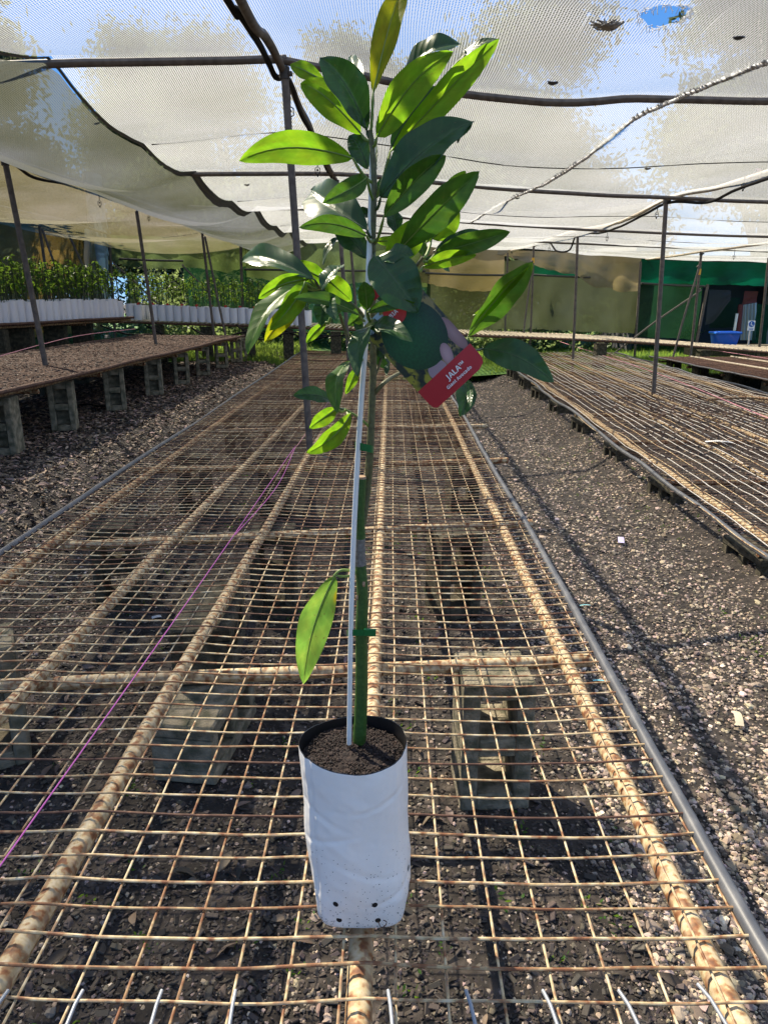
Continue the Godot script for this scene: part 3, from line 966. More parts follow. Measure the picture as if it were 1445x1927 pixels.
func build_walls() -> void:
	# end wall, left to right
	curtain("end_curtain", "pale green cloth band at the left of the end wall", [V(205, 442), V(330, 446), V(462, 449)], [V(205, 492), V(280, 508), V(360, 502), V(430, 514), V(462, 500)], 16.35, M.green_cloth, 9.0, 0.06, 0.06, 0.97)
	curtain("end_curtain", "dark green cloth low on the end wall behind the left posts", [V(345, 494), V(462, 494)], [V(345, 592), V(462, 592)], 16.6, M.dark_green_cloth, 5.0, 0.05, 0.03, 0.9)
	curtain("end_curtain", "green and cream cloth band behind the plant's left leaves", [V(460, 449), V(640, 454), V(805, 458)], [V(460, 520), V(560, 538), V(680, 532), V(805, 540)], 16.35, M.green_cloth, 9.0, 0.06, 0.05, 0.98)
	curtain("end_curtain", "dark grey green cloth low on the end wall behind the plant", [V(455, 500), V(810, 505)], [V(455, 622), V(810, 626)], 16.7, M.dark_green_cloth, 4.0, 0.05, 0.02, 0.93)
	curtain("end_curtain", "cream cloth with a torn hem right of the plant", [V(790, 458), V(880, 464), V(950, 470)], [V(790, 530), V(860, 545), V(950, 548)], 16.3, M.cream_cloth, 7.0, 0.05, 0.05, 0.99)
	curtain("end_curtain", "cream cloth draped in a scallop beside the teal band", [V(936, 470), V(1060, 474), V(1206, 486)], [V(936, 478), V(985, 492), V(1040, 512), V(1080, 516), V(1120, 538), V(1165, 548), V(1206, 548)], 16.15, M.cream_cloth, 11.0, 0.09, 0.05, 0.99)
	curtain("end_curtain", "dull brown green sheet across the middle of the end wall", [V(800, 500), V(1000, 488), V(1206, 500)], [V(800, 620), V(1000, 620), V(1206, 628)], 16.75, M.grey_green_cloth, 3.0, 0.05, 0.02, 0.97)
	curtain("end_curtain", "green corner of cloth showing above the brown sheet", [V(1005, 474), V(1120, 482)], [V(1005, 520), V(1120, 520)], 16.45, M.teal_cloth, 5.0, 0.04, 0.02, 0.95)
	curtain("end_curtain", "bright teal cloth band at the top right of the end wall", [V(1204, 488), V(1320, 492), V(1500, 496), V(1700, 500)], [V(1204, 532), V(1320, 536), V(1500, 541), V(1700, 546)], 16.2, M.teal_cloth, 6.0, 0.06, 0.03, 1.0, 0.5)
	curtain("end_curtain", "teal net hanging below the band left of the shed opening", [V(1204, 528), V(1322, 534)], [V(1204, 634), V(1322, 640)], 16.5, M.dark_green_cloth, 4.0, 0.05, 0.02, 0.9)
	curtain("end_curtain", "green cloth strip at the right of the sign", [V(1424, 572), V(1452, 574)], [V(1420, 646), V(1450, 648)], 16.9, M.teal_cloth, 4.0, 0.04, 0.01, 1.0)
	# rolled hem rails on the end wall
	for s in [[800, 514, 950, 518, 16.25, "rail across the cream cloth right of the plant"], [958, 514, 1110, 522, 16.2, "rail across the end wall behind the right posts"], [1206, 533, 1330, 539, 16.1, "rail under the teal band"], [460, 507, 800, 510, 16.3, "rail across the end wall behind the plant"], [225, 487, 345, 491, 16.0, "rail at the left corner of the end wall"]]:
		var b := Builder.new()
		b.tube(path([at(s[0], s[1], s[4]), at((s[0] + s[2]) / 2.0, (s[1] + s[3]) / 2.0 + 1.0, s[4]), at(s[2], s[3], s[4])], 6), 0.022, 8)
		tag(build("wall_rail", b, M.dark_strip), "dark " + s[5], "rail", "rails of the end wall")
	# left side wall of worn net
	var sheet := cloth_sheet(60, 14, func(u, w):
		var d: float = lerpf(5.0, 16.3, u)
		var top := 2.62 - 0.02 * d * 0.0
		var y: float = lerpf(top, 0.75, w)
		return Vector3(-6.42 - 0.05 * sin(d * 4.0) * w + 0.05 * nz.get_noise_2d(d * 40.0, w * 40.0), y, -d), 0.092, Color(1, 1, 1, 0.8), 0.4)
	tag(build("side_net", sheet, M.side_cloth, null, true), "worn brown net hanging along the left side behind the seedlings", "curtain", "cloth curtains round the shade house")
	var st := Builder.new()
	st.grid(6, 14, func(u, w):
		var p := at(lerpf(157, 168, u) + (1.0 - w) * 3.0, lerpf(428, 560, w), 15.6)
		return [p + Vector3(0, 0, 0.02 * sin(u * 6.0 + w * 3.0))])
	tag(build("cloth_strip", st, M.cream_board), "narrow tan strip hanging in the left corner of the shade house", "cloth strip")
	# shed behind the right end of the end wall
	var shed := thing("potting_shed", "dark open potting shed behind the end wall at right", "shed", Vector3(9.2, 0, -19.5))
	var b := Builder.new()
	b.box(Vector3(1.2, 1.3, -1.5), Vector3(9.0, 2.6, 0.1))
	b.box(Vector3(-3.2, 1.3, -0.2), Vector3(0.1, 2.6, 2.5))
	b.box(Vector3(5.6, 1.3, -0.2), Vector3(0.1, 2.6, 2.5))
	build("wall", b, M.shed_dark, shed)
	b = Builder.new()
	b.box(Vector3(1.2, 2.66, 0.0), Vector3(9.4, 0.08, 3.6), Basis(Vector3.RIGHT, 0.06))
	build("roof", b, M.tin, shed)
	curtain("shed_curtain", "black cloth tied back inside the shed opening", [V(1334, 545), V(1375, 546)], [V(1334, 612), V(1345, 606), V(1375, 562)], 17.2, M.shed_dark, 8.0, 0.06, 0.02)
	curtain("shed_curtain", "dark green cloth at the back of the shed", [V(1340, 560), V(1392, 560)], [V(1340, 618), V(1392, 616)], 17.9, M.dark_green_cloth, 5.0, 0.04, 0.02, 1.0)
	curtain("shed_curtain", "dark red cloth under the shed roof", [V(1400, 548), V(1426, 548)], [V(1394, 574), V(1426, 569)], 17.0, M.dark_red, 5.0, 0.03, 0.02)
	b = Builder.new()
	b.tube(PackedVector3Array([at(1393, 573, 17.0), at(1388, 630, 17.0)]), 0.055, 8)
	tag(build("red_post", b, M.dark_red), "dark red post beside the sheet of tin in the shed", "post")
	b = Builder.new()
	b.tube(PackedVector3Array([at(1386, 590, 16.9), at(1381, 622, 16.9)]), 0.03, 8)
	tag(build("white_pipe", b, M.tag_white), "short white pipe beside the dark red post", "pipe")
	b = Builder.new()
	for k in 9:
		var u := k / 8.0
		var p := at(lerpf(1396, 1420, u), lerpf(574, 570, u), 17.4 + 0.03 * (k % 2))
		var q := at(lerpf(1392, 1418, u), 640, 17.4 + 0.03 * (k % 2))
		var p2 := at(lerpf(1396, 1420, u + 0.125), lerpf(574, 570, u + 0.125), 17.4 + 0.03 * ((k + 1) % 2))
		var q2 := at(lerpf(1392, 1418, u + 0.125), 640, 17.4 + 0.03 * ((k + 1) % 2))
		b.face([p, p2, q2, q])
	tag(build("tin_sheet", b, M.tin), "grey corrugated tin sheet standing behind the blue sign", "tin sheet")
	# blue bin
	var bp := at(1361, 648, 15.9)
	var bin := thing("blue_bin", "blue plastic bin with a lid, at the shed opening", "bin", bp)
	b = Builder.new()
	b.grid(4, 1, func(u, w):
		var c: Vector2 = [V(-1, -1), V(1, -1), V(1, 1), V(-1, 1), V(-1, -1)][roundi(u * 4.0)]
		var s: float = lerpf(0.21, 0.25, w)
		return [Vector3(c.x * s, w * 0.22, c.y * s * 0.7)])
	b.box(Vector3(0, 0.004, 0), Vector3(0.41, 0.008, 0.28))
	build("body", b, M.blue_plastic, bin)
	b = Builder.new()
	b.box(Vector3(0, 0.245, 0), Vector3(0.56, 0.05, 0.40), Basis(), 0.012)
	b.box(Vector3(0.0, 0.275, 0.02), Vector3(0.36, 0.012, 0.2), Basis(), 0.004)
	build("lid", b, M.blue_plastic, bin)
	b = Builder.new()
	b.box(bp + Vector3(0.2, -0.12, 0), Vector3(1.9, 0.22, 0.5), Basis(), 0.01)
	tag(build("plinth", b, M.dark_concrete), "low concrete plinth under the blue bin", "plinth")
	# sign
	var sp := at(1413, 613, 15.9)
	var sign := thing("safety_sign", "white safety sign with a blue disc and white figure, right of the blue bin", "sign", sp)
	b = Builder.new()
	b.box(Vector3.ZERO, Vector3(0.145, 0.21, 0.006), Basis(), 0.002)
	build("plate", b, M.sign_white, sign)
	b = Builder.new()
	b.tube(PackedVector3Array([Vector3(0, 0.035, 0.004), Vector3(0, 0.035, 0.007)]), 0.062, 24)
	build("disc", b, M.sign_blue, sign)
	b = Builder.new()
	b.tube(PackedVector3Array([Vector3(-0.012, 0.066, 0.008), Vector3(-0.012, 0.066, 0.010)]), 0.011, 12)
	b.box(Vector3(-0.014, 0.036, 0.009), Vector3(0.018, 0.036, 0.003))
	b.box(Vector3(0.004, 0.014, 0.009), Vector3(0.05, 0.012, 0.003))
	b.box(Vector3(0.026, 0.002, 0.009), Vector3(0.012, 0.02, 0.003))
	build("pictogram", b, M.sign_white, sign)
	b = Builder.new()
	b.box(Vector3(0, -0.065, 0.0045), Vector3(0.1, 0.012, 0.002))
	b.box(Vector3(0, -0.085, 0.0045), Vector3(0.08, 0.010, 0.002))
	build("print_line", b, M.sign_blue, sign)
	b = Builder.new()
	b.box(sp + Vector3(0, -0.42, -0.02), Vector3(0.03, 0.66, 0.02), Basis(), 0.003)
	tag(build("sign_stake", b, M.tin), "grey stake holding the blue and white sign", "stake")
	# far white roof outside
	b = Builder.new()
	b.box(Vector3(-10.2, 2.5, -28.0), Vector3(2.6, 0.28, 3.0), Basis(Vector3.BACK, 0.03), 0.02)
	for s in [-1.0, 1.0]:
		b.box(Vector3(-10.2 + s * 1.2, 1.18, -28.6), Vector3(0.12, 2.36, 0.12))
	tag(build("far_shelter", b, M.tag_white), "low white roofed shelter outside beyond the left corner", "shelter")


func leaf_clump(n: int, size: float, rad: float, seed_: int, squash := 0.8) -> ArrayMesh:
	var r := RandomNumberGenerator.new()
	r.seed = seed_
	var b := Builder.new()
	for k in n:
		var p := Vector3(r.randfn(), r.randfn() * squash, r.randfn()) * rad * 0.5
		var a := Vector3(r.randfn(), r.randfn() - 0.4, r.randfn()).normalized() * size * r.randf_range(0.7, 1.3)
		var s := a.cross(Vector3(r.randfn(), r.randfn(), r.randfn())).normalized() * size * 0.2
		var nn := b.v.size()
		b.vert(p)
		b.vert(p + a * 0.45 + s)
		b.vert(p + a)
		b.vert(p + a * 0.45 - s)
		b.quad(nn, nn + 1, nn + 2, nn + 3)
	return b.mesh()


func tree(label: String, where: Vector3, tall: float, wide: float, mat: Material, clumps: Array, n: int, seed_: int, called := "gum_tree") -> void:
	var r := RandomNumberGenerator.new()
	r.seed = seed_
	var t := thing(called, label, "tree", where, "trees outside the shade house")
	var b := Builder.new()
	var lean := Vector3(r.randf_range(-0.5, 0.5), 0, r.randf_range(-0.5, 0.5))
	var top := Vector3(0, tall * 0.75, 0) + lean
	var trunk := path([Vector3(0, -0.1, 0), Vector3(lean.x * 0.2, tall * 0.3, 0.1), top], 6)
	var rr := []
	for k in trunk.size():
		rr.append(lerpf(tall * 0.024, tall * 0.006, float(k) / trunk.size()))
	b.tube(trunk, rr, 9)
	var places := []
	var lobes := []
	for k in 9:
		var a := r.randf() * TAU
		var h := r.randf_range(0.38, 0.98)
		var c := Vector3(cos(a) * wide * r.randf_range(0.25, 0.8) * (1.15 - h * 0.6), tall * h, sin(a) * wide * r.randf_range(0.25, 0.8) * (1.15 - h * 0.6)) + lean * h
		lobes.append([c, wide * r.randf_range(0.3, 0.52)])
		var from := trunk[clampi(int(h * 0.75 * trunk.size()), 2, trunk.size() - 1)]
		b.tube(path([from, from.lerp(c, 0.5) + Vector3(0, 0.3, 0), c], 4), [tall * 0.008, tall * 0.007, tall * 0.0065, tall * 0.006, tall * 0.005, tall * 0.004, tall * 0.003, tall * 0.003, tall * 0.002], 6)
	build("trunk", b, M.tree_bark, t)
	for k in n:
		var l: Array = lobes[r.randi() % lobes.size()]
		var q := Vector3(r.randfn(), r.randfn() * 0.7, r.randfn()) * 0.42
		if q.length() > 1.0:
			q = q.normalized()
		places.append(Transform3D(Basis(Vector3(r.randfn(), r.randfn(), r.randfn()).normalized(), r.randf() * TAU) * r.randf_range(0.7, 1.3), l[0] + q * l[1]))
	scatter("crown", clumps[seed_ % clumps.size()], mat, places, t).set_meta("kind", "stuff")


func build_trees() -> void:
	var clumps := [leaf_clump(64, 0.2, 0.6, 1), leaf_clump(60, 0.19, 0.6, 2), leaf_clump(70, 0.21, 0.65, 3)]
	var dense := [leaf_clump(30, 0.16, 0.5, 4), leaf_clump(30, 0.15, 0.5, 5)]
	var spots := [
		[-24.0, -34.0, 9.5, 4.2, "gum tree seen through the roof cloth at far left"],
		[-17.0, -31.0, 11.0, 4.4, "tall gum tree seen through the roof cloth left of the post"],
		[-11.5, -33.0, 11.6, 4.6, "broad gum tree whose crown peaks left of the nearest post"],
		[-6.0, -30.0, 9.6, 4.2, "gum tree just left of the nearest post, seen through cloth"],
		[-1.0, -32.0, 10.4, 4.4, "gum tree behind the nearest post and the plant"],
		[4.0, -28.0, 11.0, 4.6, "gum tree behind the plant's upper leaves"],
		[11.1, -23.0, 13.0, 4.4, "tall gum tree right of the plant, seen through cloth"],
		[14.0, -25.0, 14.5, 5.2, "very tall gum tree towards the right frame edge"],
		[20.0, -29.0, 14.0, 5.2, "tall gum tree at the right frame edge"],
		[10.5, -20.5, 13.6, 3.4, "near gum tree seen through the torn hole in the cloth"],
		[-11.0, -19.0, 7.5, 3.4, "leafy tree behind the worn net at left"],
		[-9.5, -14.0, 6.0, 2.8, "bushy tree close behind the worn net at left"],
		[-13.0, -24.0, 8.5, 3.8, "tree behind the left corner of the end wall"],
	]
	for k in spots.size():
		var s: Array = spots[k]
		tree(s[4], Vector3(s[0], 0, s[1]), s[2], s[3], M.tree_leaf, clumps, 1400, 100 + k)
	var hedge := [[-15.0, -23.0, "far left"], [-10.5, -23.5, "left of the corner post"], [-7.0, -24.0, "behind the green band"], [-4.0, -23.0, "behind the third left post"], [-1.2, -24.0, "left of the plant"], [1.6, -23.0, "behind the plant"], [4.4, -24.0, "behind the cream cloth"], [7.2, -25.0, "behind the shed"], [-12.5, -16.5, "close behind the worn net"], [-15.0, -12.5, "at the left frame edge"]]
	for k in hedge.size():
		tree("low dense dark shrub outside the walls, " + hedge[k][2], Vector3(hedge[k][0], 0, hedge[k][1]), 4.6, 2.5, M.tree_leaf, clumps, 520, 300 + k, "shrub")
	# pale trunk in the left corner
	var b := Builder.new()
	var tk := path([at(188, 590, 17.6), at(187, 500, 17.6), at(183, 425, 17.6), at(175, 330, 17.8)], 10, 0.05)
	b.tube(tk, 0.2, 12)
	var t := thing("paperbark_trunk", "pale peeling tree trunk in the left corner outside the net", "tree")
	build("trunk", b, M.tree_bark, t)
	var peel := Builder.new()
	for k in 60:
		var p := tk[R.randi() % tk.size()]
		var a := R.randf() * TAU
		var q := p + Vector3(cos(a) * 0.205, R.randf_range(-0.1, 0.1), sin(a) * 0.205)
		var s := Vector3(-sin(a), 0, cos(a)) * R.randf_range(0.02, 0.05)
		var l := Vector3(cos(a) * 0.03, R.randf_range(-0.35, -0.15), sin(a) * 0.03)
		peel.face([q - s, q + s, q + s * 0.6 + l, q - s * 0.5 + l])
	build("peeling_bark", peel, M.cream_board, t).set_meta("kind", "stuff")
	# bushes outside the end wall
	var bushes := [[-4.2, -19.0, 1.5], [-2.6, -20.0, 1.7], [-0.6, -19.5, 1.5], [1.6, -20.5, 1.9], [4.2, -19.6, 1.6], [-6.6, -20.5, 1.9], [-8.4, -17.5, 1.6], [3.0, -18.6, 1.0]]
	var bw := ["behind the green end curtain", "behind the plant's left leaves", "behind the plant's stem", "behind the cream end cloth", "behind the brown end sheet", "outside the left corner of the end wall", "outside the worn left net", "low outside the end wall, right of the plant"]
	for k in bushes.size():
		var u: Array = bushes[k]
		var o := thing("bush", "sunlit leafy bush " + bw[k], "bush", Vector3(u[0], 0, u[1]), "bushes outside the walls")
		var places := []
		for j in 130:
			var q: Vector3 = Vector3(R.randfn() * 0.55, absf(R.randfn()) * 0.5 + 0.2, R.randfn() * 0.5) * u[2]
			q.y = minf(q.y, u[2] * 1.3)
			places.append(Transform3D(Basis(Vector3(R.randfn(), R.randfn(), R.randfn()).normalized(), R.randf() * TAU) * R.randf_range(0.7, 1.2), q))
		scatter("foliage", dense[k % 2], M.bright_leaf, places, o).set_meta("kind", "stuff")
	# grass tufts on the turf
	var tuft := Builder.new()
	var r := RandomNumberGenerator.new()
	r.seed = 8
	for k in 9:
		var a := r.randf() * TAU
		var p := Vector3(r.randf_range(-0.05, 0.05), 0, r.randf_range(-0.05, 0.05))
		var e := p + Vector3(cos(a) * 0.05, r.randf_range(0.05, 0.11), sin(a) * 0.05)
		var s := Vector3(-sin(a), 0, cos(a)) * 0.005
		tuft.face([p - s, p + s, e])
	var places := []
	for k in 16000:
		var x := R.randf_range(-14.0, 10.0)
		var z := -R.randf_range(12.7, 20.0)
		places.append(Transform3D(Basis(Vector3.UP, R.randf() * TAU) * R.randf_range(0.7, 1.5), Vector3(x, ground_y(x, z) + 0.01, z)))
	tag(scatter("grass", tuft.mesh(), M.grass_blade, places), "sunlit green grass under and beyond the far bench", "grass", "", "stuff")


func along(a: Vector3, b: Vector3, d: float) -> Vector3:  # the point of the line a b that lies d metres ahead
	var f := (d + a.z) / (a.z - b.z)
	return a + (b - a) * f


func block_mesh(closed := false) -> ArrayMesh:  # a hollow concrete block, standing on its end, its two cavities running front to back
	var b := Builder.new()
	for s in [-1.0, 1.0]:
		b.box(Vector3(s * 0.0725, 0.195, 0), Vector3(0.045, 0.39, 0.19), Basis(), 0.006)
	for y in [0.026, 0.195, 0.364]:
		b.box(Vector3(0, y, 0), Vector3(0.100, 0.052, 0.184), Basis(), 0.004)
	if closed:
		b.box(Vector3(0, 0.1105, -0.01), Vector3(0.1, 0.117, 0.03))
		b.box(Vector3(0, 0.2795, -0.01), Vector3(0.1, 0.117, 0.03))
	return b.mesh()


var closed_block: ArrayMesh
var block: ArrayMesh


func put_block(p: Vector3, turn: float, label: String, group: String, lying := false, mat := "concrete", closed := false) -> void:
	var o := put("concrete_block", closed_block if closed else block, M[mat])
	o.rotation = Vector3(0, turn, 0)
	if lying:
		o.rotation = Vector3(0, turn, PI / 2)
		p += Basis(Vector3.UP, turn) * Vector3(0.195, 0.095, 0)
	o.position = p
	tag(o, label, "concrete block", group)


const TOP := 0.45  # height of the main bench's mesh


func build_main_bench() -> void:
	block = block_mesh()
	closed_block = block_mesh(true)
	var la := on(0, 1043, TOP)
	var lb := on(560, 667, TOP)
	var ra := on(1445, 1790, TOP)
	var rb := on(872, 785, TOP)
	var py := TOP - 0.0245
	var rails := [
		[on(0, 1095, py), on(330, 855, py)],
		[on(0, 1342, py), on(590, 745, py)],
		[on(22, 1805, py), on(540, 925, py)],
		[on(676, 1915, py), on(727, 720, py)],
		[on(1378, 1905, py), on(840, 770, py)],
	]
	var bench := thing("wire_mesh_bench", "long low bench of rusty cream wire mesh on pipes, under the potted tree", "bench")
	var far := 14.2
	var seg := [0.3, 0.9, 1.7, 2.9, 4.2, 5.6, 7.2, 9.0, 11.0, 12.6, far]
	for k in rails.size():
		var pts := []
		for d in seg:
			var p := along(rails[k][0], rails[k][1], d)
			p.y = py + 0.004 * sin(d * 2.6 + k * 1.3) - 0.004
			pts.append(p)
		var b := Builder.new()
		b.tube(path(pts, 8, 0.004), 0.0185, 12)
		build("pipe", b, M.very_rusty_pipe if k < 1 else M.rusty_pipe, bench)
	# cross pipes below
	var cy := py - 0.037
	var crosses := [[on(-120, 1296, cy), on(700, 1260, cy), on(1112, 1243, cy)], [on(70, 1030, cy), on(640, 1002, cy), on(1000, 985, cy)], [on(250, 886, cy), on(640, 877, cy), on(955, 866, cy)], [on(400, 812, cy), on(660, 806, cy), on(915, 802, cy)]]
	for d in [7.1, 8.5, 9.9, 11.3, 12.7]:
		var a := along(rails[0][0], rails[0][1], d)
		var c := along(rails[4][0], rails[4][1], d)
		a.y = cy
		c.y = cy
		crosses.append([a + Vector3(-0.05, 0, 0), (a + c) / 2.0, c + Vector3(0.1, 0, 0)])
	for s in crosses:
		var b := Builder.new()
		b.tube(path(s, 12, 0.004), 0.0185, 10)
		build("cross_pipe", b, M.very_rusty_pipe if R.randf() < 0.4 else M.rusty_pipe, bench)
	# black poly pipe slit over both edges of the mesh
	for k in 2:
		var pts := []
		for d in seg:
			var p := along(la, lb, d) if k == 0 else along(ra, rb, d)
			p.y = TOP + 0.004 + 0.006 * sin(d * 3.1 + k)
			p.x += 0.008 * sin(d * 2.3 + k * 2.0)
			pts.append(p)
		var b := Builder.new()
		b.tube(path(pts, 8, 0.004), 0.0125, 10)
		build("edge_tube", b, M.poly_pipe, bench)
	# the wires
	var long_n := 26
	var sag := func(x: float, d: float) -> float:
		var e := [along(la, lb, d).x]
		for r in rails:
			e.append(along(r[0], r[1], d).x)
		e.append(along(ra, rb, d).x)
		var y := TOP
		for i in e.size() - 1:
			if x >= e[i] and x <= e[i + 1] and e[i + 1] - e[i] > 0.02:
				var t: float = (x - e[i]) / (e[i + 1] - e[i])
				var hang: float = 0.018 * (e[i + 1] - e[i]) * (1.0 + 0.7 * nz.get_noise_2d(d * 50.0, i * 80.0))
				if i > 0 and i < e.size() - 2:
					y -= hang * 4.0 * t * (1.0 - t)
				else:
					y += 0.006 * (t if i == e.size() - 2 else 1.0 - t) - 0.3 * hang * 4.0 * t * (1.0 - t)
		return y + 0.004 * nz.get_noise_2d(x * 120.0, d * 60.0)
	for k in long_n + 1:
		var u := (k + 0.15) / (long_n + 0.3)
		var pts := PackedVector3Array()
		var off := 0.006 * nz.get_noise_1d(k * 300.0)
		for j in 150:
			var f := j / 149.0
			var d := 0.3 + (far - 0.3) * f * (0.25 + 0.75 * f)
			var x := lerpf(along(la, lb, d).x + 0.012, along(ra, rb, d).x - 0.012, u) + off + 0.004 * nz.get_noise_2d(d * 40.0, k * 90.0)
			pts.append(Vector3(x, sag.call(x, d) - 0.0042, -d))
		var b := Builder.new()
		b.tube(pts, 0.0021, 6)
		build("wire", b, M.wire_cream if R.randf() < 0.85 else M.wire_rusty, bench)
	var n_cross := 270
	for k in n_cross:
		var d := 0.36 + k * 0.0512
		var xa := along(la, lb, d).x
		var xb := along(ra, rb, d).x
		var n := 44 if d < 2.5 else (26 if d < 6.0 else 14)
		var pts := PackedVector3Array()
		var skew := 0.016 * nz.get_noise_1d(k * 55.0)
		for j in n + 1:
			var u := float(j) / n
			var x := lerpf(xa, xb, u)
			pts.append(Vector3(x, sag.call(x, d) + 0.0008, -d + skew * (u - 0.5) + 0.008 * nz.get_noise_2d(x * 70.0, k * 35.0)))
		var b := Builder.new()
		b.tube(pts, 0.0022 if R.randf() < 0.75 else 0.0026, 6)
		var w := R.randf()
		var old := clampf((d - 1.2) / 3.0, 0.0, 1.0)
		build("wire", b, M.wire_brown if w < 0.12 + 0.33 * old else (M.wire_rusty if w < 0.5 + 0.28 * old else M.wire_cream), bench)
	# bare ends of the next mesh panel, near the photographer
	for px in [8, 150, 300, 440, 730, 878, 1024, 1168, 1318]:
		var p := on(px, 1884 - (12.0 if px > 1250 else 0.0), TOP)
		var dx := lerpf(0.002, -0.008, px / 1400.0)
		var b := Builder.new()
		b.tube(PackedVector3Array([p + Vector3(0, 0.004, -0.012), p + Vector3(-dx, 0.006, 0.01), p + Vector3(-dx * 3.0, -0.004, 0.07), p + Vector3(-dx * 5.0, -0.01, 0.14)]), 0.0026, 7)
		build("wire_end", b, M.galvanised, bench)
	# blocks below it
	var words := "below the main mesh bench"
	put_block(on(362, 1478, 0.0) + Vector3(0, 0, -0.2), PI / 2 - 0.12, "tilted lower concrete block below the mesh, left of the white bag", "blocks under the main mesh bench", true)
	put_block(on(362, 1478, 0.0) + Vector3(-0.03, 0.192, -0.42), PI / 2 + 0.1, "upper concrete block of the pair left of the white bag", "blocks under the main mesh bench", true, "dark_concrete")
	put_block(on(10, 1440, 0.0) + Vector3(-0.05, 0, -0.05), 0.5, "concrete block under the first cross pipe at the left frame edge", "blocks under the main mesh bench")
	put_block(on(925, 1520, 0.0) + Vector3(0, 0, -0.08), 0.06, "concrete block with two holes showing, right of the white bag under the mesh", "blocks under the main mesh bench")
	var row := [[230, 1135, "left of the pink string under the second cross pipe"], [520, 1150, "left of the stem under the second cross pipe"], [850, 1150, "right of the stem under the second cross pipe"], [372, 962, "left under the third cross pipe"], [520, 965, "by the nearest post under the third cross pipe"], [868, 955, "right under the third cross pipe"], [450, 860, "left under the fourth cross pipe"], [660, 858, "centre under the fourth cross pipe"], [850, 852, "right under the fourth cross pipe"]]
	for s in row:
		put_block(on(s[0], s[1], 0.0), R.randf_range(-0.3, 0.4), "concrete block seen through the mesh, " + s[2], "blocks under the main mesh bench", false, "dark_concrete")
	for k in 5:
		for j in 2:
			var p: Vector3 = crosses[4 + k][j * 2]
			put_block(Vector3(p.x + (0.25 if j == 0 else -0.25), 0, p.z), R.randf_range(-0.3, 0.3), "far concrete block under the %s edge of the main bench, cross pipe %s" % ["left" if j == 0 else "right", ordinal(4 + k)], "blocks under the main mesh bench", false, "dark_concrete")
	# pink string lines
	var sa := on(0, 1628, TOP + 0.03)
	var sb := on(560, 838, TOP + 0.03)
	pipe_run("string_line", "bright pink string stretched along the main mesh bench, left of the plant", "string", [along(sa, sb, 0.5), along(sa, sb, 2.0) + Vector3(0, -0.004, 0), along(sa, sb, 4.3) + Vector3(-0.01, 0, 0)], 0.0014, M.pink_string, 8)
	pipe_run("string_line", "second strand of pink string looping back from the nearest post", "string", [along(sa, sb, 2.6) + Vector3(0.002, -0.003, 0), along(sa, sb, 3.4) + Vector3(0.035, -0.01, 0), along(sa, sb, 4.3) + Vector3(0.0, 0.012, 0)], 0.0014, M.pink_string, 8)
	pipe_run("string_line", "pink string running from the nearest post to the far end of the main bench", "string", [along(sa, sb, 4.35), along(sa, sb, 7.0), along(sa, sb, 10.0)], 0.0014, M.faded_string, 6)


